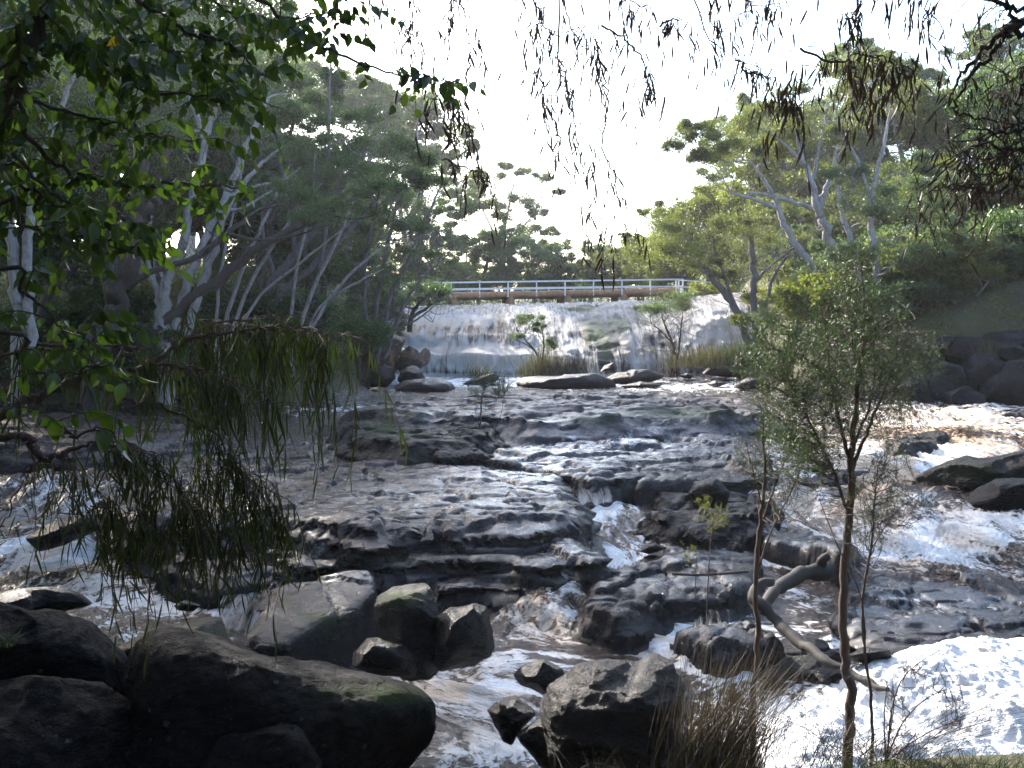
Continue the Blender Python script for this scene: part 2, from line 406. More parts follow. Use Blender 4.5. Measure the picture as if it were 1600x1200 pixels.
# ------------------------------------------------------------------ river and ground profile
WY = [0, 7, 10, 12.5, 14.2, 15.6, 17.5, 22, 26, 31, 36, 48, 60]
WZ = [-.6, -.55, -.45, -.33, -.12, .1, .3, .45, .58, .74, .86, 1.0, 1.0]
def Wz(x, y): return np.interp(y, WY, WZ)
def Tz(x, y):
    """ground surface: bed below the water, banks, near bank, plateau behind the falls"""
    x = np.asarray(x, float); y = np.asarray(y, float)
    n = fbm(x * .35, y * .35, 0 * x, 4)
    z = Wz(x, y) - .45 + .12 * n
    up = 4.35 + .25 * n + np.clip(y - 62, 0, 60) * .012
    z = np.where(y > 49.5, Wz(x, y) - .45 + (up - Wz(x, y) + .45) * sstep(52.5, 60, y), z)
    up2 = np.where(y > 61, .9 * sstep(14, 22, np.abs(x - 0)), 0)
    z = z + up2
    # left bank: begins beyond y=31, left of x=-4.5
    dl = np.minimum((-x - 4.3 - .05 * np.clip(y - 33, -5, 30)), (y - 31.5) * .9) + 1.0 * n
    dl2 = -x - (.62 * y + 1.0) + 1.0 * n
    dl = np.maximum(dl, dl2)
    hl = 1.5 + .12 * np.clip(-x - 5, 0, 60) + .09 * np.clip(y - 33, 0, 30)
    zb = Wz(x, y) - .3 + hl * sstep(-.3, 4.5, dl)
    z = np.where(dl > -.3, np.maximum(z, zb), z)
    # right bank
    dr = np.minimum(x - (9.3 + .12 * (y - 40)), (y - 35.0 - .0 * x) * 1.2)
    dr = np.maximum(dr, x - (.62 * y + 1.5)) + .8 * n
    hr = 1.6 + .36 * np.clip(x - 11, 0, 30) + .12 * np.clip(y - 38, 0, 30)
    zr = Wz(x, y) - .3 + hr * sstep(-.3, 3.5, dr)
    z = np.where(dr > -.3, np.maximum(z, zr), z)
    # near bank under the viewer's feet
    nb = sstep(5.4, 2.6, y + .25 * n)
    z = z * (1 - nb) + 1.55 * nb
    # low grassy spit at the lower right
    sp2 = sstep(8.3, 6.6, y + .3 * n) * sstep(1.6, 2.8, x + .3 * n)
    z = np.maximum(z, -.6 + 1.02 * sp2)
    return z

def fan(y0, y1, nr, nc, ax, pw=1.0):
    t = np.linspace(0, 1, nr); ys = y0 * (y1 / y0) ** t
    a = np.linspace(-ax, ax, nc)
    Y = np.repeat(ys[:, None], nc, 1); X = a[None, :] * (Y + 2.5)
    return X, Y
# ground sheet
X, Y = fan(.6, 190, 300, 270, 1.0)
Z = Tz(X, Y)
Z = Z + .05 * fbm(X * 2, Y * 2, 0 * X, 4)
Z = Z + sstep(100, 190, Y) * 5
U_, V_ = proj(X, Y, Z)
bank = sstep(.05, .4, Z - Wz(X, Y) - .0)
bank = np.where(Y > 50, 1, bank)
fc = grid_faces(*X.shape)
mi = (bank.ravel()[fc].mean(1) > .5)
me = mesh_np('ground', np.stack([X, Y, Z], -1).reshape(-1, 3), [fc], None, True, {'moss': np.zeros(X.size)}, [M['bed'], M['ground']], mi)
link('ground', me, kind='structure')
# unseen ground behind the viewer, raised as a slope to darken rock fronts
mb = MB(); XB, YB = np.meshgrid(np.linspace(-60, 60, 60), np.linspace(-60, .75, 40)); ZB = 1.55 + .1 * fbm(XB * .4, YB * .4, 0 * XB, 3) + .55 * np.clip(-YB - 2.5, 0, 30)
ZB = np.where(np.abs(YB - .75) < .1, Tz(XB, YB) - .02, ZB)
link('shade_slope', mesh_np('shade_slope_ground', np.stack([XB, YB, ZB], -1).reshape(-1, 3), [grid_faces(*XB.shape)], M['ground']), kind='structure')

# ------------------------------------------------------------------ river water
FOAM = [  # u, v, ru, rv, amount : where the river runs white
    (60, 870, 150, 45, .95), (150, 930, 180, 40, .8), (290, 950, 160, 40, .85), (100, 800, 160, 60, .55), (30, 740, 120, 40, .4),
    (205, 1060, 40, 60, .95), (240, 1000, 80, 25, .7), (640, 1030, 90, 25, .55), (620, 1100, 180, 45, .85), (760, 1085, 170, 60, .9),
    (800, 1165, 240, 50, .9), (700, 1190, 200, 40, .8), (960, 880, 60, 40, .95), (1000, 840, 60, 25, .8), (880, 950, 110, 40, .85), (700, 1000, 120, 30, .5), (790, 1040, 120, 30, .9), (1240, 940, 100, 30, .5), (1180, 1040, 160, 40, .95),
    (930, 990, 200, 45, .85), (1060, 1010, 180, 40, .95), (1130, 1040, 120, 60, .95), (1000, 700, 400, 50, .28), (1240, 880, 120, 25, .9),
    (1450, 850, 280, 60, .95), (1550, 820, 120, 25, .97), (1500, 660, 260, 40, .85), (1560, 680, 150, 40, .85), (1440, 720, 240, 40, .92),
    (1320, 745, 200, 50, .88), (1250, 800, 120, 40, .75), (1400, 790, 120, 40, .8), (1350, 1080, 250, 60, .95), (1270, 1030, 90, 40, .6),
    (1250, 1120, 200, 60, .95), (1450, 1130, 250, 70, .95), (1120, 605, 200, 10, .8), (800, 598, 300, 12, .9), (1150, 640, 260, 16, .45),
    (560, 640, 200, 14, .5), (1050, 660, 220, 10, .75), (680, 715, 90, 10, .8), (550, 850, 120, 40, .2), (1460, 950, 250, 60, .3),
    (1200, 600, 120, 14, .85), (930, 800, 70, 60, .98), (900, 850, 50, 30, .8), (960, 920, 60, 30, .9), (620, 590, 100, 20, .9), (1120, 870, 60, 10, .5), (330, 830, 200, 60, .35),
    (1300, 700, 120, 30, .5), (300, 700, 150, 25, .3)]
TANB = [(480, 930, 300, 50, .8), (1500, 690, 250, 60, 1.0), (880, 960, 150, 50, .9), (1000, 1010, 200, 40, .7), (1350, 780, 250, 60, .9),
        (150, 880, 200, 80, .7), (1450, 870, 250, 60, .6), (700, 1090, 200, 60, .7), (1130, 720, 100, 30, .3), (1560, 770, 120, 40, .8)]
WAVE = [(1450, 870, 330, 90, 1.0), (1500, 690, 260, 70, 1.0), (850, 960, 200, 70, .9), (80, 830, 250, 110, .9), (700, 1110, 250, 90, .55),
        (1330, 770, 200, 60, .9), (950, 800, 80, 100, .7), (1060, 1010, 180, 50, .5), (1000, 700, 300, 40, .25)]
def flow_shift(x, y):
    """sideways drift of the current: positive = the water comes from the right"""
    u, v = proj(x, y, Wz(x, y)); sh = 0 * x
    for (cu, cv, ru, rv, a) in [(1450, 900, 380, 130, .8), (1500, 690, 300, 60, 1.5), (700, 1110, 300, 110, 1.2), (1000, 1000, 220, 60, .9), (930, 860, 120, 60, .5), (100, 880, 300, 110, -.8), (900, 1180, 250, 50, -.3)]:
        c = G(cu, cv, float(Wz(0, 12)) if cv > 850 else .6); sh += a * (y - c[1]) * np.exp(-(((u - cu) / ru) ** 2 + ((v - cv) / rv) ** 2))
    return sh
X, Y = fan(6.0, 52, 480, 560, .60)
W0 = Wz(X, Y)
U_, V_ = proj(X, Y, W0)
ac = X + flow_shift(X, Y) ; al = -Y
foam = blobs(U_, V_, FOAM); tanm = blobs(U_, V_, TANB); wave = .16 + blobs(U_, V_, WAVE)
amp = .035 + .27 * wave * np.clip(1.2 - (Y - 12) / 50, .25, 1)
wv = ridged(ac * 1.1, al * .45, 0 * X, 4) * .55 + fbm(ac * 2.6, al * 1.1, 0 * X + 3, 4) * .6 + .28 * ridged(ac * 2.7, al * 1.7, 0 * X + 8, 4)
Zw = W0 + amp * wv + .05 * fbm(X * .5, Y * .5, 0 * X, 2)
# standing lump where the side channel plunges
for (bu, bv, br, bh) in ((870, 950, .5, .16), (920, 955, .35, .14), (830, 960, .3, .1), (1380, 835, 1.0, .15), (1560, 690, 1.4, .25), (90, 830, 1.2, .35), (170, 850, .9, .25)):
    c = G(bu, bv, float(Wz(0, 13)) if bv > 800 else .7)
    Zw += bh * np.exp(-((X - c[0]) ** 2 + (Y - c[1]) ** 2) / br ** 2)
Zw = np.where(Y > 50.5, Zw - (Y - 50.5) * .3, Zw)
flow = np.stack([ac * 1.0, al * .6, 0 * X], -1).reshape(-1, 3)
keep = (Zw > Tz(X, Y) - .15).ravel()
fc = grid_faces(*X.shape, mask=keep)
me = mesh_np('river_water', np.stack([X, Y, Zw], -1).reshape(-1, 3), [fc], M['water'], True,
             {'foam': np.clip(foam, 0, 1).ravel(), 'tan': np.clip(tanm, 0, 1).ravel(), 'flow': flow})
link('river_water', me, kind='structure')
XU, YU = np.meshgrid(np.linspace(-16, 14, 160), np.linspace(59.2, 80, 100))
ZU = 4.66 + .03 * fbm(XU * 2, YU, 0 * XU, 3) + .012 * (XU) - .0 * YU
link('upstream_water', mesh_np('upstream_water', np.stack([XU, YU, ZU], -1).reshape(-1, 3), [grid_faces(*XU.shape)], M['water'], True,
     {'foam': np.full(XU.size, .35), 'tan': np.full(XU.size, .6), 'flow': np.stack([XU, -YU * .4, 0 * XU], -1).reshape(-1, 3)}), kind='structure')

# ------------------------------------------------------------------ waterfall
CU = [430, 560, 640, 760, 850, 950, 1050, 1110, 1190, 1290]
CP = [[(488, 62), (494, 58), (507, 55), (522, 53), (545, 51), (565, 50), (600, 49)],
      [(483, 61), (489, 57.5), (505, 54.5), (522, 52.5), (545, 50.9), (558, 49.6), (598, 48.6)],
      [(479, 61), (486, 57), (503, 54), (522, 52), (545, 50.8), (556, 49.2), (598, 48.3)],
      [(476, 61), (484, 57), (502, 54.3), (524, 52), (543, 50.9), (555, 49.2), (598, 48.5)],
      [(474, 61), (483, 58), (500, 55), (520, 52.5), (541, 51.2), (557, 49.6), (598, 48.8)],
      [(472, 61), (481, 58), (497, 55.5), (512, 53), (535, 51.2), (560, 49.8), (598, 48.8)],
      [(468, 61), (477, 57.5), (493, 54.8), (511, 52.7), (535, 51.3), (560, 50.2), (598, 49.2)],
      [(461, 61), (467, 57.5), (480, 54.3), (505, 52.5), (535, 51.2), (560, 50.4), (598, 49.6)],
      [(457, 61), (464, 57), (478, 54), (505, 52.3), (535, 51.2), (560, 50.4), (600, 49.7)],
      [(462, 61), (470, 57), (485, 54), (510, 52.3), (540, 51.2), (565, 50.4), (605, 49.7)]]
CPa = np.array(CP, float)
nu, nv = 440, 170
us = np.linspace(430, 1290, nu); ts = np.linspace(0, 6, nv)
ctl = np.stack([np.stack([np.interp(us, CU, CPa[:, k, j]) for k in range(7)], 0) for j in (0, 1)], -1)   # 7 x nu x 2
vv = np.stack([np.interp(ts, range(7), ctl[:, i, 0]) for i in range(nu)], 1)
dd = np.stack([np.interp(ts, range(7), ctl[:, i, 1]) for i in range(nu)], 1)
uu = np.repeat(us[None], nv, 0)
def P_arr(u, v, d):
    a = (u - 800) / F; b = -(v - 600) / F
    rx, ry, rz = a, cp + b * sp, -sp + b * cp
    k = d / ry; return rx * k, ry * k, EYE + rz * k
fx, fy, fz = P_arr(uu, vv, dd)
steps = .9 * fbm(fx * .22, fz * .6, 0 * fx, 4)
ph = (fz + steps + .25 * fbm(fx * .9, fz * .9, 0 * fx + 5, 3)) * 1.25
saw = ph - np.floor(ph)
disp = .13 * (sstep(0, .75, saw) * -1 + sstep(.8, 1, saw)) + .34 * fbm(fx * .7, fz * .4, fy * .3, 4) + .10 * fbm(fx * 3, fz * 3, 0 * fx, 3)
msk = sstep(0, .8, np.repeat(ts[:, None], nu, 1))
ry_ = fy + disp * 1.3 * msk; rz_ = fz + .12 * fbm(fx * 1.2, fy * 1.2, 0 * fx + 9, 4)
mossm = blobs(uu, vv, [(930, 520, 22, 25, 1), (965, 508, 22, 14, 1), (945, 545, 16, 22, .7), (905, 483, 40, 8, .7), (1010, 500, 40, 14, .5)])
me = mesh_np('rock_face', np.stack([fx, ry_, rz_], -1).reshape(-1, 3), [grid_faces(nv, nu)], M['far'], True, {'moss': mossm.ravel()})
link('rock_face', me, kind='structure')
COVER = [(650, 545, 110, 50, 1.0), (760, 560, 120, 34, 1.0), (700, 500, 160, 22, .85), (820, 540, 60, 60, .7), (620, 500, 120, 24, .7), (860, 575, 60, 24, .75),
         (925, 560, 14, 40, .25), (885, 545, 26, 50, .8), (1000, 560, 60, 40, .8), (985, 540, 30, 60, .85), (1130, 520, 60, 80, 1.0), (1095, 530, 40, 60, .85), (1170, 540, 40, 50, .95),
         (900, 490, 200, 26, .68), (1050, 480, 60, 14, .6), (560, 490, 120, 14, .7), (800, 590, 500, 7, .9), (1040, 575, 30, 22, .45)]
cov = np.maximum(blobs(uu, vv, COVER) * 1.1, .5) * (1 - .85 * mossm)
cov *= np.where(uu > 1205, np.clip(1 - (uu - 1205) / 25, 0, 1), 1)
tn = blobs(uu, vv, [(700, 515, 130, 12, .9), (785, 510, 25, 25, 1), (740, 560, 160, 30, .45), (1150, 540, 60, 60, .8), (1000, 550, 80, 40, .5)])
wy = ry_ - .10 - .10 * np.abs(fbm(fx * 2.2, fz * .5, 0 * fx + 2, 4)); wz = rz_ + .06
# long dropping sheets bridge the hollows of the rock
sm = wy.copy()
for _ in range(6): sm[1:-1] = (sm[:-2] + sm[1:-1] + sm[2:]) / 3
wy = np.minimum(wy, sm - .03)
arc = np.cumsum(np.hypot(np.diff(wy, axis=0, prepend=wy[:1]), np.diff(wz, axis=0, prepend=wz[:1])), 0)
me = mesh_np('waterfall', np.stack([fx, wy, wz], -1).reshape(-1, 3), [grid_faces(nv, nu, mask=(uu < 1228).ravel())], M['fall'], True,
             {'cover': cov.ravel(), 'tan': tn.ravel(), 'flow': np.stack([fx, arc, 0 * fx], -1).reshape(-1, 3)})
link('waterfall', me, kind='structure')

FILM = [(800, 730, 160, 50, 1.0), (950, 690, 260, 34, 1.0), (700, 780, 180, 24, .8), (1100, 860, 120, 30, .7), (1050, 910, 160, 20, .5), (300, 740, 160, 60, .6), (450, 860, 120, 50, .8), (850, 850, 120, 50, .9), (650, 900, 250, 20, .6), (1450, 940, 260, 60, 1.0), (560, 700, 100, 14, .5), (680, 650, 60, 14, .5), (1250, 850, 60, 20, .8), (1130, 990, 80, 30, .6)]
# ------------------------------------------------------------------ rock slabs (traced outline laid on its own level, with real sides)
def slab(label, pts, base, side=.35, amp=.05, mat='slab', moss=(), cat='rock slab', group=None, seed=0, ledge=.16, warp=.12, name='rock_slab', dome=0.0, bed=.03):
    W = np.array([G(u, v, z) for u, v, z in pts])
    A = np.c_[W[:, :2], np.ones(len(W))]; co, *_ = np.linalg.lstsq(A, W[:, 2], rcond=None) if np.ptp([p[2] for p in pts]) > .01 else (np.array([0, 0, pts[0][2]]),)
    mnx, mny = W[:, :2].min(0) - side - .3; mxx, mxy = W[:, :2].max(0) + side + .3
    dist = W[:, 1].mean(); st = max(.015, dist * .003)
    nx = min(420, int((mxx - mnx) / st) + 2); ny = min(420, int((mxy - mny) / st) + 2)
    x, y = np.meshgrid(np.linspace(mnx, mxx, nx), np.linspace(mny, mxy, ny))
    s = seed * 13.7
    wx = x + warp * fbm(x * 1.4, y * 1.4, 0 * x + s, 4) * 1.6; wy = y + warp * fbm(x * 1.4 + 40, y * 1.4, 0 * x + s, 4) * 1.6
    sd = poly_sd(wx, wy, W[:, :2])
    top = co[0] * x + co[1] * y + co[2] + amp * fbm(x * 1.1, y * 1.6, 0 * x + s, 5) * 1.6 + .35 * amp * ridged(x * 2.2, y * 4.5, 0 * x + s, 4)
    top += dome * (np.clip(sd, 0, 1.2) - .5)
    bq = 2.2 * fbm(x * .55, y * .8, 0 * x + s + 7, 4) + .25 * fbm(x * 3, y * 3, 0 * x + s, 3); bf = bq - np.floor(bq)
    top += bed * (np.floor(bq) + sstep(.0, .16, bf) - .5 - .4 * bf)
    cf = fbm(x * .7 + 11, y * 1.3, 0 * x + s + 5, 3); cg = fbm(x * 1.9 - 7, y * .8, 0 * x + s + 8, 3)
    top -= .07 * np.exp(-(cf / .018) ** 2) + .045 * np.exp(-(cg / .02) ** 2) * (fbm(x * .5, y * .5, 0 * x + s, 2) > 0)
    top += .010 * ridged(x * 4, y * 7, 0 * x + s, 4)
    # jointed bedrock: plates between wandering joints sit a little higher or lower than their neighbours
    w1 = fbm(x * .8, y * .8, 0 * x + s + 21, 4); w2 = fbm(x * .8 + 30, y * .8, 0 * x + s + 22, 4)
    ja, jb = x * .75 + y * .25 + 1.1 * w1, y * .95 - x * .3 + 1.1 * w2; ca_, cb_ = np.floor(ja), np.floor(jb)
    top += .07 * _h(ca_.astype(int), cb_.astype(int), np.zeros_like(ca_).astype(int) + seed)
    jd = np.minimum(np.minimum(ja - ca_, 1 - ja + ca_), np.minimum(jb - cb_, 1 - jb + cb_)); top -= .04 * np.exp(-(jd / .03) ** 2)
    H = np.maximum(top - base, .05)
    t = np.clip(-sd / side, 0, 1)
    # stepped side: thin beds of rock standing out one below another
    q = t * H / ledge + .5 * fbm(x * 1.0, y * 1.0, 0 * x + s + 3, 3); fr = q - np.floor(q)
    tz = np.clip((np.floor(q) + sstep(.35, .95, fr)) * ledge / H, 0, 1.0)
    drop = H * np.where(sd < 0, .35 * t + .65 * tz, 0) + .04 * sstep(.1, -.02, sd)
    z = top - drop
    gy, gx = np.gradient(sd); gl = np.hypot(gx, gy) + 1e-9
    lay = fbm(0 * x + s, 0 * x, z * 7.0, 3) + .6 * fbm(x * 1.5, y * 1.5, z * 9 + s, 3)
    k = side * .35 * sstep(.05, -.05, sd)
    x = x - gx / gl * lay * k; y = y - gy / gl * lay * k
    u, v = proj(x, y, z)
    keep = (sd > -side * 1.05).ravel()
    ms = blobs(u, v, moss) if len(moss) else 0 * x
    me = mesh_np(name, np.stack([x, y, z], -1).reshape(-1, 3), [grid_faces(ny, nx, mask=keep)], M[mat], True, {'moss': ms.ravel(), 'film': blobs(u, v, FILM).ravel()})
    # drop unused vertices
    import bmesh
    bm = bmesh.new(); bm.from_mesh(me); bmesh.ops.delete(bm, geom=[a for a in bm.verts if not a.link_faces], context='VERTS'); bm.to_mesh(me); bm.free()
    return link(name, me, label=label, cat=cat, group=group)
def zz(L, z): return [(a, b, z) for a, b in L]
slab('broad wet sloping rock slab filling the middle of the river with a bright sheen', zz([(400, 800), (300, 770), (330, 712), (430, 690), (560, 692), (650, 712), (760, 722), (860, 735), (890, 775), (882, 802), (800, 815), (690, 812), (600, 822), (500, 812)], .66), -.1, side=.65, warp=.2, amp=.06, seed=1, dome=.05)
slab('stepped dark wet ledge below the broad middle slab with a patch of bright green moss', zz([(440, 845), (560, 820), (700, 818), (850, 822), (905, 845), (930, 872), (850, 880), (740, 872), (600, 880), (470, 885)], .28), -.5, side=.85, warp=.28, amp=.07, seed=2, moss=[(590, 860, 45, 18, 1.0), (700, 835, 60, 10, .4)], ledge=.12)
slab('low wet shelf of rock left of the white channel under the stepped ledge', zz([(590, 893), (700, 890), (850, 882), (960, 888), (930, 910), (820, 925), (700, 930), (600, 915)], .0), -.5, side=.5, warp=.28, amp=.07, seed=3, ledge=.1)
slab('wet rounded slab right of the narrow white channel in front of the driftwood log', zz([(905, 940), (930, 905), (990, 870), (1050, 838), (1140, 838), (1190, 862), (1190, 905), (1120, 920), (1030, 932), (960, 958)], .06), -.6, side=.35, amp=.05, seed=4, dome=.05)
slab('small broken wet rock in the water right of the tan plunge, left of the log foot', zz([(1065, 985), (1100, 958), (1180, 962), (1195, 1000), (1120, 1012)], -.1), -.6, side=.3, amp=.07, seed=5, ledge=.1)
slab('flat tilted rock plate with a black undercut edge behind the upper end of the log', zz([(1185, 820), (1270, 812), (1330, 850), (1305, 868), (1250, 850), (1200, 838)], .27), -.25, side=.18, amp=.03, seed=6)
slab('lumpy black rock mass between the thin chute and the right thin stem', zz([(1015, 800), (1025, 768), (1065, 755), (1120, 748), (1180, 758), (1210, 790), (1180, 812), (1090, 822)], .42), -.1, side=.5, amp=.14, mat='wet', seed=7, ledge=.12, warp=.2)
slab('wide thinly flooded slab in midstream shining silver behind the small chutes', zz([(760, 702), (790, 675), (950, 665), (1120, 680), (1190, 700), (1200, 735), (1120, 722), (1050, 728), (1000, 742), (930, 752), (880, 740), (840, 730), (770, 722)], .70), .1, side=.35, amp=.07, seed=8, ledge=.14)
slab('dark low ledge with black front edge running right from the silver slab', zz([(980, 735), (1050, 722), (1190, 722), (1200, 745), (1100, 748), (1000, 752)], .66), .1, side=.3, amp=.06, seed=18, ledge=.14)
slab('mossy black block of rock left of the midstream sapling', zz([(540, 662), (600, 648), (690, 652), (765, 668), (740, 690), (640, 698), (555, 685)], 1.02), .4, side=.7, amp=.12, seed=9, mat='wet', moss=[(605, 668, 30, 12, .8), (570, 660, 14, 8, .8), (655, 682, 30, 8, .4)], ledge=.18)
slab('dark wet hump of rock beside the foot of the midstream sapling', zz([(650, 690), (700, 683), (755, 692), (750, 708), (690, 712), (655, 702)], .85), .35, side=.45, amp=.08, seed=19, mat='wet')
slab('long low brown mound of rock crossing the river below the falls pool', zz([(545, 640), (620, 624), (720, 616), (850, 614), (980, 612), (1080, 614), (1180, 626), (1195, 642), (1100, 646), (960, 650), (850, 654), (760, 650), (640, 648)], 1.22), .5, side=.9, amp=.07, bed=.04, seed=10, mat='far', moss=[(1060, 645, 80, 9, .7), (920, 655, 40, 6, .8), (640, 650, 60, 6, .3)], dome=.08)
slab('pinkish smooth slab of rock at the left edge behind the drooping leaves', zz([(-60, 695), (-60, 652), (100, 644), (250, 652), (330, 678), (210, 692), (60, 694)], .92), .3, side=.8, amp=.06, bed=.04, seed=11, mat='far')
slab('wet shelf with blue green tint under the drooping leaves left of the main slab', zz([(150, 790), (180, 740), (260, 712), (340, 715), (400, 760), (420, 800), (330, 820), (230, 815)], .5), -.1, side=.5, amp=.08, seed=12, moss=[(280, 720, 60, 10, .4)])
slab('dark wet sloping shelf in front of the drooping leaves right of the left cascade', zz([(260, 880), (300, 840), (420, 820), (470, 850), (450, 890), (350, 900)], .12), -.5, side=.5, amp=.06, seed=13)
slab('small dark rock ledge lapped by white water in the right rapids', zz([(1385, 690), (1430, 680), (1490, 676), (1480, 686), (1410, 697)], .78), .3, side=.4, amp=.05, seed=14, mat='wet')
slab('thin dark rock edge under the tan standing wave at right', zz([(1250, 745), (1330, 728), (1380, 722), (1360, 738), (1290, 752)], .6), .1, side=.3, amp=.05, seed=15, mat='wet')
slab('smooth sheet of dark rock washed by shallow water right of the log', zz([(1310, 960), (1360, 905), (1500, 900), (1640, 925), (1640, 1000), (1480, 1010), (1370, 1000)], -.14), -.7, side=.5, amp=.06, seed=16, ledge=.1)
slab('scatter of low black ledges in the white water left of the log foot', zz([(1090, 1000), (1190, 985), (1290, 1000), (1310, 1040), (1230, 1050), (1130, 1030)], -.27), -.7, side=.3, amp=.09, seed=17, mat='wet', ledge=.08, warp=.25)

# ------------------------------------------------------------------ small cascades: thin sheets pouring from one level to the next
def cascade(u0, u1, v0, z0, b0, b1, v1, z1, cover, tan, seed, bulge=.12):
    nu_, nv_ = max(24, int((u1 - u0) / 1.8)), 46
    A0, A1, B0, B1 = G(u0, v0, z0), G(u1, v0, z0), G(b0, v1, z1), G(b1, v1, z1)
    a = np.linspace(0, 1, nu_)[None, :, None]; t = np.linspace(-.25, 1, nv_)[:, None, None]; tc = np.clip(t, 0, 1)
    top = A0 + (A1 - A0) * a; bot = B0 + (B1 - B0) * a; Pq = top + (bot - top) * t
    zz_ = z0 + (z1 - z0) * (tc[..., 0] ** 1.8) + 0 * a[..., 0]
    Pq = np.concatenate([Pq[..., :2], zz_[..., None]], -1)
    x, y, z = Pq[..., 0], Pq[..., 1], Pq[..., 2]
    n = fbm(x * 2.2 + seed, t[..., 0] * 1.2 + 0 * x, 0 * x + seed, 4); n2 = fbm(x * 9 + seed, t[..., 0] * 2 + 0 * x, 0 * x, 3)
    Pq[..., 1] -= bulge * np.sin(np.clip(t[..., 0], 0, 1) * math.pi) + .10 * n + .03 * n2; Pq[..., 2] += .07 * n + .025 * n2 + .03
    en = .16 * fbm(x * 3 + seed, t[..., 0] * 1.5 + 0 * x, 0 * x + 9, 3); edge = np.clip((np.minimum(a[..., 0], 1 - a[..., 0]) + en) * 4.5, 0, 1) + 0 * x; endf = np.clip(np.minimum((t[..., 0] + .25) * 5, (1 - t[..., 0] + en * 1.5) * 5), 0, 1) + 0 * x
    cv = cover * (.35 + .65 * edge) * (.3 + .7 * endf) - .7 * (1 - edge) - .6 * (1 - endf)
    fl_ = np.stack([x * 1.6, np.cumsum(np.hypot(np.diff(Pq[..., 1], axis=0, prepend=Pq[:1, :, 1]), np.diff(Pq[..., 2], axis=0, prepend=Pq[:1, :, 2])), 0) * 1.6, 0 * x + seed], -1)
    me = mesh_np('cascade', Pq.reshape(-1, 3), [grid_faces(nv_, nu_)], M['fall'], True, {'cover': cv.ravel(), 'tan': np.full(x.size, tan), 'flow': fl_.reshape(-1, 3)})
    link('cascade', me, kind='structure')
for k, q in enumerate([(890, 965, 750, .60, 895, 975, 800, .28, .6, .3), (984, 996, 738, .64, 1000, 1010, 775, .30, .9, .6), (884, 910, 795, .46, 905, 940, 852, .0, .75, 1.0), (925, 985, 800, .30, 920, 995, 835, .08, .55, .8),
    (690, 760, 842, .24, 690, 765, 872, .02, .25, 0), (780, 870, 848, .22, 790, 880, 885, .0, .35, .1), (1145, 1205, 812, .30, 1160, 1215, 840, .05, .8, .5),
    (-40, 210, 770, .45, -30, 225, 862, -.12, .85, .55), (190, 340, 800, .38, 205, 360, 888, -.16, .55, .3), (1180, 1215, 822, .22, 1190, 1225, 872, -.02, .7, .2), (1290, 1470, 716, .64, 1280, 1470, 762, .42, .75, .7),
    (1195, 1300, 762, .42, 1200, 1320, 812, .14, .85, .5), (1000, 1060, 800, .25, 1000, 1070, 840, .05, .4, .3), (630, 770, 684, .84, 640, 780, 712, .58, .45, .3), (760, 860, 812, .5, 770, 870, 848, .26, .3, 0),
    (1470, 1620, 690, .74, 1450, 1620, 735, .52, .6, .5), (1060, 1170, 958, .0, 1060, 1180, 1010, -.34, .5, .2), (330, 420, 930, -.1, 330, 430, 1000, -.36, .55, .1), (1330, 1620, 985, -.2, 1330, 1620, 1015, -.38, .35, .2)]):
    cascade(*q, seed=k * 3.1)

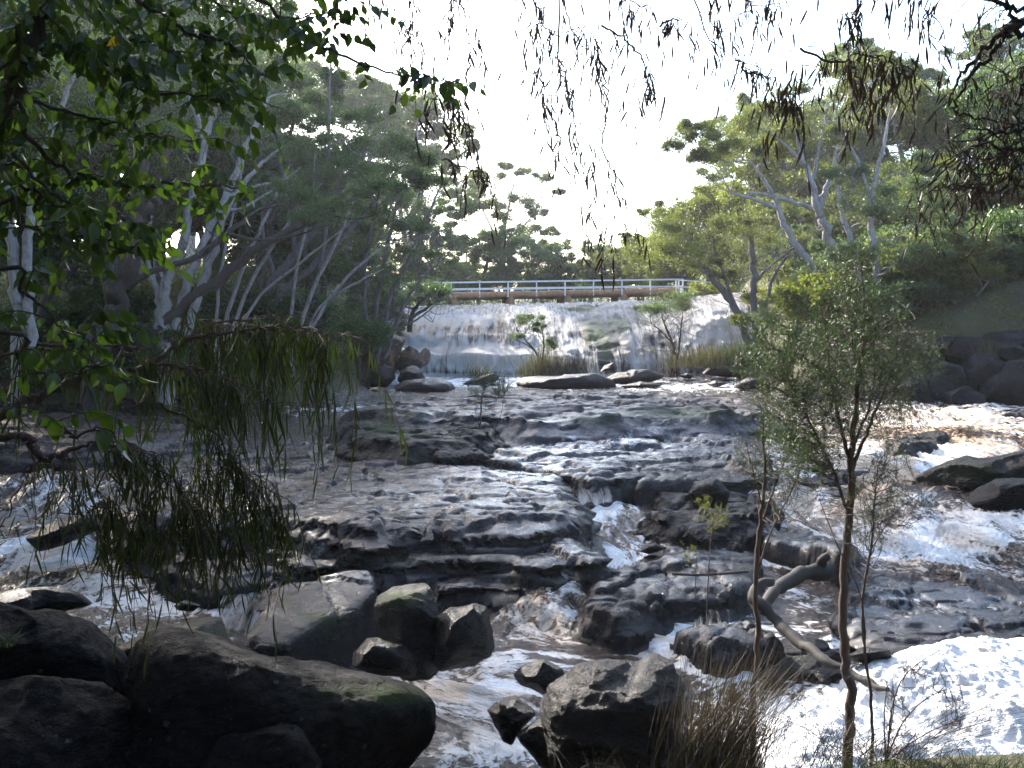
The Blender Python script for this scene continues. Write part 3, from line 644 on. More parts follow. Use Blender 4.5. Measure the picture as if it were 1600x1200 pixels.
# ------------------------------------------------------------------ boulders (silhouette gives width and height, depth is its own)
ICO = {}
def ico(k):
    if k not in ICO:
        import bmesh
        bm = bmesh.new(); bmesh.ops.create_icosphere(bm, subdivisions=k, radius=1); bm.verts.ensure_lookup_table()
        ICO[k] = (np.array([v.co[:] for v in bm.verts]), np.array([[v.index for v in f.verts] for f in bm.faces])); bm.free()
    return ICO[k]
def boulder(label, outline, d, depth=.8, p=2.4, sub=5, mat='dark', moss=(), seed=0, cuts=5, cutd=.8, amp=.05, fine=.028, group=None, cat='boulder', name='boulder', strata=0.0):
    O = np.array(outline, float); c = np.array([(O[:, 0].min() + O[:, 0].max()) / 2, (O[:, 1].min() + O[:, 1].max()) / 2])
    if poly_sd(np.array([c[0]]), np.array([c[1]]), O)[0] < 0: c = O.mean(0)
    C = P(c[0], c[1], d); f = C - [0, 0, EYE]; L = np.linalg.norm(f); f /= L
    R = np.array([1.0, 0, 0]) - f * f[0]; R /= np.linalg.norm(R); Uv = np.cross(R, f)
    th = np.linspace(0, 2 * math.pi, 181)[:-1]; rr = []
    for a in th:
        dx, dy = math.cos(a), -math.sin(a); best = 0
        for i in range(len(O)):
            p1 = O[i] - c; p2 = O[(i + 1) % len(O)] - c; e = p2 - p1
            den = dx * e[1] - dy * e[0]
            if abs(den) < 1e-9: continue
            t = (p1[0] * e[1] - p1[1] * e[0]) / den; s = (p1[0] * dy - p1[1] * dx) / den
            if t > 0 and -1e-6 <= s <= 1 + 1e-6: best = max(best, t)
        rr.append(best)
    rr = np.array(rr) * L / F; rr = (np.roll(rr, 1) + 2 * rr + np.roll(rr, -1)) / 4
    V, FC = ico(sub); V = V.copy(); rg = np.random.default_rng(seed + 100)
    for i in range(cuts):
        n = rg.normal(size=3); n[1] = -abs(n[1]) * .8; n[2] = n[2] * .8 + .25; n /= np.linalg.norm(n)
        dd_ = V @ n - cutd * rg.uniform(.88, 1.08); V -= np.where(dd_ > 0, dd_, 0)[:, None] * n * .92
    ang = np.arctan2(V[:, 2], V[:, 0]); hr = np.hypot(V[:, 0], V[:, 2]); r3 = np.linalg.norm(V, axis=1)
    cl = np.clip(hr / r3, 0, 1); sl = np.clip(np.abs(V[:, 1]) / r3, 0, 1)
    rs = np.interp(ang % (2 * math.pi), np.r_[th, 2 * math.pi], np.r_[rr, rr[0]])
    A = r3 * cl ** (2 / p) * rs; B = r3 * np.sign(V[:, 1]) * sl ** (2 / p) * depth
    size = rr.mean()
    ax, az = A * np.cos(ang), A * np.sin(ang)
    Wd = C + ax[:, None] * R + az[:, None] * Uv + B[:, None] * f
    x, y, z = Wd.T; k = 1.2 / size
    nrm = Wd - C; nrm /= np.linalg.norm(nrm, axis=1)[:, None] + 1e-9
    dsp = amp * size * (fbm(x * k, y * k, z * k + seed, 4) * 1.5 + .5 * ridged(x * k * 1.7, y * k * 1.7, z * k * 2.2 + seed, 4)) + fine * size * fbm(x * k * 6, y * k * 6, z * k * 6, 3)
    if strata: dsp += strata * size * fbm(x * k * .6, y * k * .6, z * k * 7 + seed, 3)
    Wd = Wd + nrm * dsp[:, None]
    u, v = proj(Wd[:, 0], Wd[:, 1], Wd[:, 2])
    ms = blobs(u, v, moss) if len(moss) else 0 * u
    me = mesh_np(name, Wd, [FC], M[mat], True, {'moss': ms})
    return link(name, me, label=label, cat=cat, group=group)
BG = 'boulders in the foreground'
boulder('large smooth black boulder at the left edge with pale lichen rings', [(-90, 940), (0, 952), (60, 962), (120, 985), (165, 1025), (188, 1080), (175, 1112), (120, 1105), (60, 1090), (-90, 1110)], 7.2, .8, sub=6, cuts=3, cutd=.9, seed=1, group=BG)
boulder('rough black boulder filling the bottom left corner', [(-120, 1140), (-40, 1100), (60, 1086), (120, 1095), (165, 1120), (190, 1180), (195, 1300), (-100, 1330)], 6.2, .75, sub=6, cuts=4, seed=2, group=BG, amp=.07)
boulder('small pointed rock poking up between the two leftmost boulders', [(-10, 1090), (12, 1070), (32, 1078), (40, 1100), (0, 1110)], 6.6, .2, sub=4, seed=3, group=BG)
boulder('long whale backed black boulder sloping down to the right in the foreground', [(222, 1070), (226, 1030), (250, 1008), (290, 1008), (340, 1018), (420, 1040), (500, 1058), (570, 1070), (630, 1082), (655, 1105), (655, 1150), (620, 1190), (560, 1260), (400, 1320), (260, 1300), (210, 1220), (230, 1140)], 6.9, 1.0, p=2.8, sub=6, cuts=3, cutd=.95, seed=4, group=BG, moss=[(610, 1085, 50, 14, .7), (560, 1080, 60, 10, .5)], amp=.03)
boulder('speckled grey black boulder at the bottom edge in front of the long boulder', [(320, 1200), (345, 1160), (400, 1128), (440, 1120), (480, 1145), (498, 1180), (505, 1280), (330, 1290)], 6.1, .45, sub=5, cuts=4, seed=5, group=BG)
boulder('tilted flat rock with mossy side just behind the long boulder', [(178, 1022), (230, 990), (300, 965), (345, 960), (352, 985), (350, 1030), (300, 1050), (220, 1045)], 8.2, .7, p=3.2, sub=5, mat='wet', cuts=5, seed=6, group=BG, moss=[(310, 995, 50, 18, .6)])
slab('large angular block with flat brown top and black right face left of centre', [(378, 1008, .05), (415, 935, .25), (425, 905, .33), (500, 890, .37), (578, 884, .37), (584, 905, .33), (560, 940, .22), (542, 958, .15), (440, 1012, .02)], -.75, side=.09, amp=.03, mat='slab', seed=30, ledge=.4, warp=.05, name='boulder', cat='boulder', group=BG, moss=[(500, 965, 40, 14, .7)])
boulder('mossy topped black rock standing right of the angular block', [(588, 935), (610, 915), (640, 908), (675, 915), (692, 945), (690, 985), (700, 1030), (670, 1060), (630, 1055), (600, 1010), (586, 960)], 9.0, .45, p=3, sub=5, mat='wet', cuts=8, cutd=.75, seed=8, group=BG, moss=[(625, 935, 38, 14, .95)])
boulder('black angular rock with a flat right face beside the tan plunge', [(680, 965), (700, 945), (735, 940), (765, 945), (778, 985), (776, 1015), (740, 1040), (690, 1045), (672, 1010)], 9.0, .5, p=3.4, sub=5, mat='wet', cuts=9, cutd=.72, seed=9, group=BG)
boulder('low wet black rock at the foot of the mossy topped rock', [(548, 1020), (570, 995), (610, 1000), (660, 1030), (650, 1058), (590, 1052), (555, 1040)], 8.5, .35, sub=5, mat='wet', cuts=5, seed=10, group=BG)
boulder('small dark rock with water pouring past it behind the round wrinkled boulder', [(803, 1055), (820, 1040), (850, 1032), (878, 1045), (884, 1065), (865, 1085), (840, 1080), (815, 1070)], 8.4, .25, sub=5, mat='wet', cuts=5, seed=11, group=BG)
boulder('small three cornered black rock left of the round wrinkled boulder', [(760, 1110), (790, 1092), (808, 1083), (830, 1105), (834, 1118), (810, 1140), (800, 1160), (785, 1155)], 7.7, .2, p=2.2, sub=5, mat='wet', cuts=8, cutd=.7, seed=12, group=BG)
boulder('big round black boulder with wrinkled wet front at bottom centre', [(850, 1115), (865, 1080), (905, 1052), (950, 1044), (1000, 1048), (1020, 1036), (1045, 1045), (1068, 1085), (1070, 1120), (1062, 1170), (1055, 1230), (960, 1260), (900, 1220), (862, 1170)], 7.2, .55, p=2.5, sub=6, mat='wet', cuts=3, cutd=.93, seed=13, group=BG, amp=.045, strata=.06, fine=.03)
boulder('low dark rock awash between the three cornered rock and the round boulder', [(810, 1150), (850, 1125), (900, 1150), (930, 1190), (900, 1215), (840, 1195)], 7.5, .3, sub=5, mat='wet', cuts=4, seed=14, group=BG)
boulder('dark rock half under water at the left edge above the lichen boulder', [(-30, 945), (20, 925), (70, 920), (110, 928), (130, 945), (60, 960), (-20, 965)], 9.4, .4, sub=5, mat='wet', cuts=3, seed=15, group=BG)
boulder('long thin black rock ridge behind the lichen boulder', [(-30, 962), (40, 955), (110, 975), (160, 1010), (190, 1050), (150, 1040), (90, 1000), (0, 980)], 8.0, .35, sub=5, mat='wet', cuts=2, seed=16, group=BG)
boulder('tiny dark rock tip in foam under the hanging leaf sprays', [(272, 945), (290, 938), (312, 946), (300, 955), (280, 954)], 10.4, .12, sub=3, mat='wet', seed=17, group=BG)
boulder('dark rock face under the left cascade with water pouring round it', [(50, 840), (90, 812), (140, 805), (150, 825), (110, 848), (70, 858)], 14.0, .5, sub=5, mat='wet', seed=18, cuts=5)
boulder('large dark mossy rock at the right edge above the pool of foam', [(1435, 778), (1450, 745), (1490, 725), (1545, 712), (1640, 704), (1650, 800), (1560, 806), (1480, 796)], 18.5, 1.2, p=2.8, sub=6, mat='wet', seed=19, cuts=4, cutd=.85, moss=[(1520, 740, 50, 20, .35), (1450, 770, 30, 20, .5)])
boulder('low black rock tongue with white water below the large rock at the right edge', [(1480, 798), (1510, 778), (1560, 752), (1610, 752), (1650, 790), (1560, 808)], 17.0, .5, sub=5, mat='wet', seed=20, cuts=5)
boulder('small round dark rock in the rapids left of the tall sapling stem', [(1258, 735), (1275, 722), (1300, 720), (1305, 735), (1285, 742)], 20.5, .25, sub=4, mat='wet', seed=21)
boulder('round dark rock awash in white water left of the thin stem', [(1068, 770), (1085, 752), (1120, 748), (1140, 770), (1130, 795), (1085, 795)], 16.6, .4, sub=5, mat='wet', seed=22, cuts=6)
boulder('small dark wedge of rock lying on the wet slab right of the white channel', [(1000, 862), (1008, 850), (1022, 848), (1045, 856), (1015, 866)], 14.2, .18, p=3, sub=4, mat='wet', seed=23, cuts=6)
boulder('small loose rock in white water in front of the log foot', [(1320, 1028), (1345, 1012), (1385, 1016), (1390, 1030), (1350, 1036)], 10.2, .2, sub=4, mat='wet', seed=24)
# rocks below the falls
FG = 'rocks along the pool below the falls'
boulder('tall rust stained broken rock at the left foot of the falls', [(556, 560), (565, 525), (590, 512), (615, 516), (632, 530), (628, 548), (620, 575), (600, 598), (565, 600)], 44, 1.6, p=3.2, sub=5, mat='ochre', seed=31, cuts=9, cutd=.74, amp=.14, group=FG)
boulder('jagged dark stained rock with an upright knob left of the falls', [(622, 575), (625, 552), (640, 541), (652, 548), (656, 556), (662, 543), (670, 548), (668, 568), (655, 580), (635, 592)], 43.5, 1.0, p=3, sub=5, mat='ochre', seed=32, cuts=8, cutd=.78, amp=.14, group=FG)
boulder('rounded grey boulder below the rust stained rock', [(575, 600), (580, 580), (600, 570), (615, 575), (618, 592), (600, 608), (580, 608)], 41.5, .8, sub=4, mat='pile', seed=33, group=FG)
boulder('blocky grey boulder below the jagged knob', [(618, 596), (622, 578), (645, 570), (660, 575), (668, 595), (650, 606), (625, 605)], 41, .8, sub=4, mat='pile', seed=34, group=FG, cuts=8, cutd=.75)
boulder('low brown boulder at the left end of the falls pool', [(600, 612), (630, 595), (680, 589), (710, 598), (718, 612), (680, 620), (620, 620)], 39.5, 1.0, sub=5, mat='far', seed=35, group=FG)
boulder('dark low rock in the pool left of the shrub', [(560, 618), (580, 604), (615, 606), (630, 616), (600, 624)], 39, .7, sub=4, mat='far', seed=36, group=FG)
boulder('pointed dark rock in the pool behind the midstream sapling', [(720, 600), (745, 588), (775, 582), (780, 595), (745, 604)], 43, .8, sub=4, mat='far', seed=37, group=FG)
boulder('long dark boulder with a white splash mark in the pool centre', [(800, 600), (815, 588), (880, 586), (930, 583), (960, 595), (965, 608), (900, 613), (820, 613)], 41, 1.2, p=2.8, sub=5, mat='far', seed=38, group=FG, cuts=5)
boulder('low brown slab like boulder right of the long pool boulder', [(930, 600), (960, 580), (1010, 577), (1040, 588), (1020, 596), (970, 603)], 43.5, 1.2, sub=5, mat='far', seed=39, group=FG)
boulder('small upright dark rock perched on the pool boulders below the falls', [(935, 582), (945, 570), (958, 566), (968, 574), (962, 583), (945, 585)], 44.5, .4, sub=4, mat='far', seed=40, group=FG, cuts=6)
boulder('flat dark rock tip reaching right from the pool boulders', [(960, 605), (1000, 596), (1040, 602), (1000, 609)], 41, .6, sub=4, mat='far', seed=41, group=FG)
boulder('small black rock at the foot of the shrub right of the falls', [(1060, 588), (1072, 582), (1086, 588), (1076, 593)], 46, .4, sub=3, mat='far', seed=42, group=FG)
boulder('dark mound carrying the sedge at the right foot of the falls', [(1078, 588), (1100, 570), (1140, 560), (1200, 562), (1240, 590), (1160, 592)], 46, 1.6, sub=5, mat='far', seed=43, group=FG)
boulder('small dark rock in white water right of the falls pool', [(1100, 601), (1118, 594), (1140, 600), (1120, 605)], 41, .5, sub=3, mat='far', seed=44, group=FG)
boulder('dark rock at the pool edge under the tall sapling foliage', [(1140, 606), (1165, 588), (1240, 590), (1260, 612), (1190, 612)], 39, .8, sub=4, mat='far', seed=45, group=FG)
# right bank rock pile
RG = 'dark boulders piled on the right bank'
for k, (lab, ol, d, dp, cu) in enumerate([
    ('long sloping slab like boulder at the top of the right bank pile', [(1545, 540), (1550, 522), (1590, 518), (1650, 520), (1650, 545), (1580, 545)], 36, 1.2, 4),
    ('ridge shaped dark boulder left of the top of the right bank pile', [(1478, 560), (1480, 535), (1500, 526), (1540, 532), (1560, 550), (1520, 570)], 36, 1.0, 6),
    ('dark boulder sloping right across the middle of the right bank pile', [(1540, 560), (1545, 535), (1580, 535), (1610, 545), (1650, 545), (1650, 575), (1590, 572)], 35.3, 1.0, 5),
    ('big square faced boulder at the lower right of the right bank pile', [(1530, 630), (1545, 590), (1570, 568), (1600, 570), (1625, 590), (1625, 635), (1580, 642)], 33.6, .9, 9),
    ('wide dark boulder in the heart of the right bank pile', [(1500, 585), (1515, 560), (1550, 555), (1575, 570), (1560, 600), (1520, 615)], 34.6, .9, 8),
    ('pale topped boulder at the right edge of the right bank pile', [(1575, 575), (1590, 558), (1650, 552), (1650, 600), (1610, 600)], 34.3, .9, 6),
    ('small pale capped rock at the top left of the right bank pile', [(1462, 540), (1470, 526), (1485, 526), (1492, 540), (1478, 548)], 36, .6, 6),
    ('dark boulder low on the left side of the right bank pile', [(1440, 630), (1440, 590), (1470, 565), (1500, 575), (1510, 610), (1490, 634)], 34.6, 1.0, 8),
    ('low flat black boulder at the water line of the right bank pile', [(1475, 634), (1480, 615), (1510, 605), (1540, 620), (1540, 636)], 33.4, .8, 7),
    ('dark boulder half hidden by the sapling foliage on the right bank', [(1400, 635), (1400, 600), (1425, 580), (1455, 590), (1460, 634)], 34.8, 1.0, 6),
    ('shadowed boulder left of the half hidden one on the right bank', [(1350, 632), (1350, 605), (1375, 590), (1405, 600), (1412, 634)], 35.6, 1.0, 6),
    ('shadowed rock above the half hidden boulder on the right bank', [(1420, 590), (1425, 560), (1450, 550), (1480, 560), (1480, 590)], 36.2, .9, 6),
    ('small rock breaking the white water below the right bank pile', [(1525, 648), (1535, 636), (1555, 632), (1560, 645), (1545, 650)], 32, .35, 4),
    ('low rock breaking the white water at the right edge', [(1560, 655), (1580, 645), (1650, 645), (1650, 660), (1600, 664)], 29, .5, 4),
    ]):
    boulder(lab, ol, d, dp, p=3.0, sub=5 if k < 6 else 4, mat='pile', seed=50 + k, cuts=cu, cutd=.78, amp=.08, group=RG)

# ------------------------------------------------------------------ foam heaps
def foam_heap(label, pts, z0, h, seed):
    W = np.array([G(u, v, z0) for u, v in pts]); mn = W[:, :2].min(0) - .3; mx = W[:, :2].max(0) + .3
    st = .022; nx = int((mx[0] - mn[0]) / st); ny = int((mx[1] - mn[1]) / st)
    x, y = np.meshgrid(np.linspace(mn[0], mx[0], nx), np.linspace(mn[1], mx[1], ny))
    sd = poly_sd(x + .12 * fbm(x * 2, y * 2, 0 * x + seed, 4), y + .12 * fbm(x * 2 + 9, y * 2, 0 * x + seed, 4), W[:, :2])
    t = np.clip(sd / .55, -.3, 1)
    z = z0 - .12 + (h * (1 - (1 - np.clip(t, 0, 1)) ** 2.4) + .12) * (t > -.02) * (1 + .35 * fbm(x * 1.3, y * 1.3, 0 * x + seed, 3)) + .05 * np.abs(fbm(x * 3.2, y * 3.2, 0 * x, 4)) * 2 + .03 * (1 - np.abs(fbm(x * 9, y * 9, 0 * x + 3, 3)) * 2) + .012 * fbm(x * 22, y * 22, 0 * x, 3)
    z = np.where(t < -.02, z0 - .2, z)
    me = mesh_np('foam', np.stack([x, y, z], -1).reshape(-1, 3), [grid_faces(ny, nx, mask=(sd > -.06).ravel())], M['foam'], True)
    link('foam', me, label=label, cat='foam', kind='stuff')
foam_heap('thick heap of white river foam at the lower right', [(1310, 1072), (1370, 1035), (1450, 1022), (1560, 1015), (1700, 1020), (1750, 1160), (1600, 1175), (1470, 1160), (1400, 1130), (1330, 1110)], -.42, .24, 1)
foam_heap('low bank of white foam at the bottom right behind the grass', [(1190, 1165), (1220, 1120), (1290, 1115), (1420, 1130), (1560, 1150), (1650, 1190), (1600, 1230), (1300, 1240), (1200, 1220)], -.5, .16, 2)
foam_heap('ball of pale foam caught between the two big boulders at lower left', [(172, 1045), (225, 1030), (235, 1060), (215, 1090), (180, 1085)], -.38, .22, 3)

# ------------------------------------------------------------------ footbridge behind the falls
BL = P(705, 470, 65.0); BR = P(1060, 459, 67.0)
def bpt(u, off=0.0):     # plan position along the bridge for a photo column
    t = (u - 705) / (1060 - 705); d = 65.0 + 2.0 * t
    q = P(u, 470, d); ax = np.array([BR[0] - BL[0], BR[1] - BL[1], 0]); ax /= np.linalg.norm(ax)
    return np.array([q[0], q[1], 0]) + np.array([-ax[1], ax[0], 0]) * off, d
def bz(u, v):
    t = (u - 705) / (1060 - 705); return P(u, v, 65.0 + 2 * t)[2]
def vline(u, v1, v2): return v1 + (v2 - v1) * (u - 705) / (1060 - 705)
br = empty('footbridge', (bpt(880)[0][0], bpt(880)[0][1], 4.7), 'low timber footbridge with white railings crossing above the waterfall', 'bridge')
def bpart(name, mb, mat, smooth=False):
    me = mb.mesh(name, M[mat], smooth); me.transform(Matrix.Translation(-br.location)); return link(name, me, br)
us_b = [705 - 44.4 * k for k in range(11, 0, -1)] + [705 + 44.4 * k for k in range(0, 9)]
topv = lambda u: vline(u, 441.5, 436.5); midv = lambda u: vline(u, 452.5, 447.5); logt = lambda u: vline(u, 457, 449); logb = lambda u: vline(u, 467.5, 461)
def beam(u0, u1, vf, hw, hh, off, mat, name, dv=0):
    a, _ = bpt(u0, off); b, _ = bpt(u1, off); a[2] = bz(u0, vf(u0)) + dv; b[2] = bz(u1, vf(u1)) + dv
    c = (a + b) / 2; L = np.linalg.norm(b - a); ex = (b - a) / L; ez = np.array([0, 0, 1.0]); ey = np.cross(ez, ex); ey /= np.linalg.norm(ey); ez = np.cross(ex, ey)
    m = MB(); m.box(c, L, hw, hh, np.stack([ex, ey, ez], 1)); return bpart(name, m, mat)
beam(us_b[0], 1066, topv, .10, .10, 0, 'rail', 'top_rail')
beam(us_b[0], 1066, midv, .08, .11, .06, 'rail', 'middle_rail')
beam(640, 1038, midv, .08, .10, 3.2, 'rail', 'far_rail', dv=.16)
beam(1066, 1130, lambda u: 436.5 + (u - 1066) * .08, .08, .09, .8, 'rail', 'end_rail')
beam(1066, 1130, lambda u: 447 + (u - 1066) * .08, .08, .09, .8, 'rail', 'end_rail')
for u in us_b + [1056.0, 1066.5]:
    a, _ = bpt(u, -.05); z0 = bz(u, logb(u)) + .08; z1 = bz(u, topv(u)) + .03
    m = MB(); m.box(a + [0, 0, (z0 + z1) / 2], .085, .085, z1 - z0); bpart('rail_post', m, 'rail')
for u in [660 + 42 * k for k in range(10)]:
    a, _ = bpt(u, 3.2); z0 = bz(u, logt(u)); z1 = bz(u, midv(u)) + .16
    m = MB(); m.box(a + [0, 0, (z0 + z1) / 2], .08, .08, z1 - z0); bpart('far_post', m, 'rail')
# edge logs, one between each pair of piers
for u0, u1 in ((200, 430), (431, 620), (621, 704), (705, 796), (797, 886), (887, 976), (977, 1062)):
    m = MB(); pts = []
    for t in np.linspace(0, 1, 9):
        u = u0 + (u1 - u0) * t; a, _ = bpt(u, .12); zc = (bz(u, logt(u)) + bz(u, logb(u))) / 2; pts.append(a + [0, 0, zc + .02 * math.sin(t * 9)])
    r = abs(bz(800, logt(800)) - bz(800, logb(800))) / 2
    m.tube(pts, np.linspace(r * 1.02, r * .93, 9), 12); bpart('edge_log', m, 'timber', True)
    m = MB(); a, _ = bpt(u0, 3.1); b, _ = bpt(u1, 3.1); m.tube([a + [0, 0, bz(u0, logb(u0)) + .2], b + [0, 0, bz(u1, logb(u1)) + .2]], .2, 10); bpart('far_log', m, 'timber', True)
for u in range(200, 1060, 6):
    a, _ = bpt(u, .3); b, _ = bpt(u, 3.0); zc = bz(u, logt(u)) - .06
    m = MB(); ax_ = (b - a) / np.linalg.norm(b - a); R_ = np.stack([np.cross(ax_, [0, 0, 1.0]), ax_, [0, 0, 1]], 1)
    m.box((a + b) / 2 + [0, 0, zc], .21, 2.7, .07, R_); bpart('deck_plank', m, 'deck')
for u, w in ((430, 9), (620, 9), (710, 10), (799, 12), (888, 11), (976, 11)):
    a, _ = bpt(u, .25); zb = 4.2; zt = bz(u, logb(u)) + .12
    m = MB(); pts = [a + [0.03 * math.sin(k * 2), -.1, zb + (zt - zb) * k / 6] for k in range(7)]
    m.tube(pts, [.26, .26, .23, .24, .22, .25, .23], 10); bpart('pier', m, 'timber', True)
    a2, _ = bpt(u, 2.9); m = MB(); m.tube([a2 + [0, 0, zb], a2 + [0, 0, zt]], .25, 8); bpart('pier', m, 'timber', True)
    b1, _ = bpt(u, 0.3); b2, _ = bpt(u, 3.0); m = MB(); m.tube([b1 + [0, 0, zt - .02], b2 + [0, 0, zt - .02]], .14, 8); bpart('cross_log', m, 'deck', True)

# ------------------------------------------------------------------ vegetation tools
NLEAF = [0]
def unit(v): return v / (np.linalg.norm(v, axis=-1, keepdims=True) + 1e-9)
def leaf_quads(C, D, L, Wd, rg, bend=0.0):
    """diamond leaves: centres C, long axis D, lengths L, widths Wd"""
    n = len(C); D = unit(D); R = unit(np.cross(D, rg.normal(size=(n, 3)))); L = np.broadcast_to(L, (n,))[:, None]; Wd = np.broadcast_to(Wd, (n,))[:, None]
    Nn = np.cross(D, R)
    V = np.stack([C - D * L * .35 - R * Wd * .62, C - D * L * .3 + R * Wd * .62, C + D * L * .65 + Nn * L * bend], 1).reshape(-1, 3)
    return V, np.arange(3 * n).reshape(n, 3)
def clump_pts(c, rx, ry, rz, m, rg, flat=.35):
    d = unit(rg.normal(size=(m, 3))); d[:, 2] = np.where(d[:, 2] < 0, d[:, 2] * flat, d[:, 2])
    r = rg.uniform(.45, 1.0, (m, 1)) ** .6
    return np.asarray(c) + d * r * [rx, ry, rz]
def crown_mesh(name, clumps, mat, rg, leaf=.10, aspect=.32, per=70, dens=1.0, spread=.3, twigs=None, tw_r=.006, up=.35, flat=.35, sub_sz=None, origin=None):
    """clumps: (centre, rx, ry, rz); leaves gather round many small sub-clumps, twigs fan out to them"""
    Vs = []; Ds = []
    extra = []
    for (c, rx, ry, rz) in clumps:      # ragged satellites break the outline
        for _ in range(3):
            a = rg.uniform(0, 6.28); f_ = rg.uniform(.28, .5)
            extra.append((np.asarray(c) + [rx * math.cos(a) * .9, ry * math.sin(a) * .9, rz * rg.uniform(-.5, .7)], rx * f_, ry * f_, rz * f_))
    for (c, rx, ry, rz) in list(clumps) + extra:
        s0 = sub_sz or spread * (rx * ry * rz) ** (1 / 3)
        vol = rx * ry * rz; m = max(5, int(dens * 1.1 * (vol ** (1 / 3) / s0) ** 2 * 3.2))
        S = clump_pts(c, rx, ry, rz, m, rg, flat)
        k = max(3, int(per * .62)); g = rg.normal(size=(m, k, 3)) * [1, 1, .7] * s0 * rg.uniform(.5, 1.25, (m, 1, 1))
        Q = (S[:, None] + g).reshape(-1, 3); Vs.append(Q)
        Ds.append((unit(g).reshape(-1, 3) * .7 + rg.normal(size=Q.shape) * .6 + [0, 0, up]))
        if twigs is not None:
            base = np.asarray(c) - [0, 0, rz * 1.1]
            for q in S[rg.random(m) < .16]:
                b0 = base + (q - base) * rg.uniform(0, .35) * [1, 1, .5]; mid = b0 + (q - b0) * [.45, .45, .6] + rg.normal(size=3) * .06 * rx
                twigs.tube([b0, mid, q], [tw_r * 1.6, tw_r, tw_r * .4], 3, cap=False)
    C = np.concatenate(Vs); D = np.concatenate(Ds); n = len(C); leaf = leaf * 1.0; NLEAF[0] += n
    V, Fq = leaf_quads(C, D, leaf * rg.uniform(.6, 1.3, n), leaf * aspect * rg.uniform(.7, 1.3, n), rg, .1)
    if origin is not None: V = V - origin
    return mesh_np(name, V, [Fq], M[mat], False)
def limb_to(mb, nodes, c, rg, r0=.05, sag=.15):
    """limb from the nearest lower node to a clump"""
    c = np.asarray(c); low = [q for q in nodes if q[0][2] < c[2] - .1] or nodes
    k = min(low, key=lambda q: np.linalg.norm(q[0] - c) + .6 * max(0, q[0][2] - c[2] + .4))
    a = k[0]; L = np.linalg.norm(c - a); r = min(r0, k[1] * .8)
    pts = [a, a + (c - a) * .33 + rg.normal(size=3) * L * .08 + [0, 0, -L * .04], a + (c - a) * .68 + rg.normal(size=3) * L * .08, c]
    pts = spline(pts, 9); mb.tube(pts, np.linspace(r, r * .3, 9), 5); return pts
def px_tree(name, label, cat, d, stems, clumps, bark='bk_grey', leaf='lf_grey', base=None, leafsz=.12, per=60, dens=1.0, group=None, seed=0, rzf=.55, twig_r=.012, ds=1.2, spread=.34, aspect=.32, limb_r=.05, flat=.6, up=.35, ry_f=.9, bare=0):
    """stems: lists of (u, v, radius px[, dd]); clumps: (u, v, rx px, rz px)"""
    rg = np.random.default_rng(seed + 500); mb = MB(); nodes = []; s = d / F
    p0 = None
    for st in stems:
        pts = np.array([P(q[0], q[1], d + (q[3] if len(q) > 3 else 0)) for q in st]); rad = np.array([q[2] * s for q in st])
        sp_ = spline(pts, k=5); rr = np.interp(np.linspace(0, len(pts) - 1, len(sp_)), range(len(pts)), rad)
        sp_[1:] += rg.normal(size=(len(sp_) - 1, 3)) * rr[1:, None] * .25
        if st is stems[0] or len(st[0]) > 4: 
            g = float(Tz(sp_[0][0], sp_[0][1]))
            if sp_[0][2] > g - .1 and base is None: sp_ = np.vstack([[sp_[0][0] * 1.0, sp_[0][1], g - .2], sp_]); rr = np.r_[rr[0] * 1.3, rr]
        if p0 is None: p0 = sp_[0].copy()
        mb.tube(sp_, rr, 8); nodes += list(zip(sp_[2:], rr[2:]))
    tw = MB(); cl = []
    for c in clumps:
        dd_ = d + rg.uniform(-ds, ds); ctr = P(c[0], c[1], dd_); k = dd_ / F
        cl.append((ctr, c[2] * k, c[2] * k * ry_f, max(c[3], .5 * c[2]) * k * (1.0 if len(c) < 5 else c[4])))
        limb_to(mb, nodes, ctr - [0, 0, c[3] * k * .7], rg, limb_r)
    root = empty(name, p0, label, cat, group)
    cm = crown_mesh('crown', cl, leaf, rg, leafsz, aspect, per, dens, spread, tw, twig_r, flat=flat, up=up, origin=p0) if cl else None
    for _ in range(bare):      # bare side twigs
        q = nodes[rg.integers(len(nodes))]; L = rg.uniform(.4, 1.3) * s * 60; dr = unit(rg.normal(size=3) * [1, .6, .5] + [0, 0, .5])
        pts = spline([q[0], q[0] + dr * L * .5 + rg.normal(size=3) * L * .1, q[0] + dr * L + rg.normal(size=3) * L * .15 + [0, 0, L * .2]], 7)
        tw.tube(pts, np.linspace(twig_r * 1.6, twig_r * .4, 7), 3, cap=False)
        for j in (3, 4, 5):
            e = pts[j] + rg.normal(size=3) * L * .22 + [0, 0, L * .2]; tw.tube([pts[j], (pts[j] + e) / 2 + rg.normal(size=3) * .03 * L, e], [twig_r, twig_r * .7, twig_r * .3], 3, cap=False)
    me = mb.mesh('trunk', M[bark]); me.transform(Matrix.Translation(-Vector(p0))); link('trunk', me, root)
    if tw.n: me = tw.mesh('twigs', M['bk_grey' if bark != 'bk_dark' else 'bk_dark']); me.transform(Matrix.Translation(-Vector(p0))); link('twigs', me, root, kind='stuff')
    if cm: link('crown', cm, root)
    return root

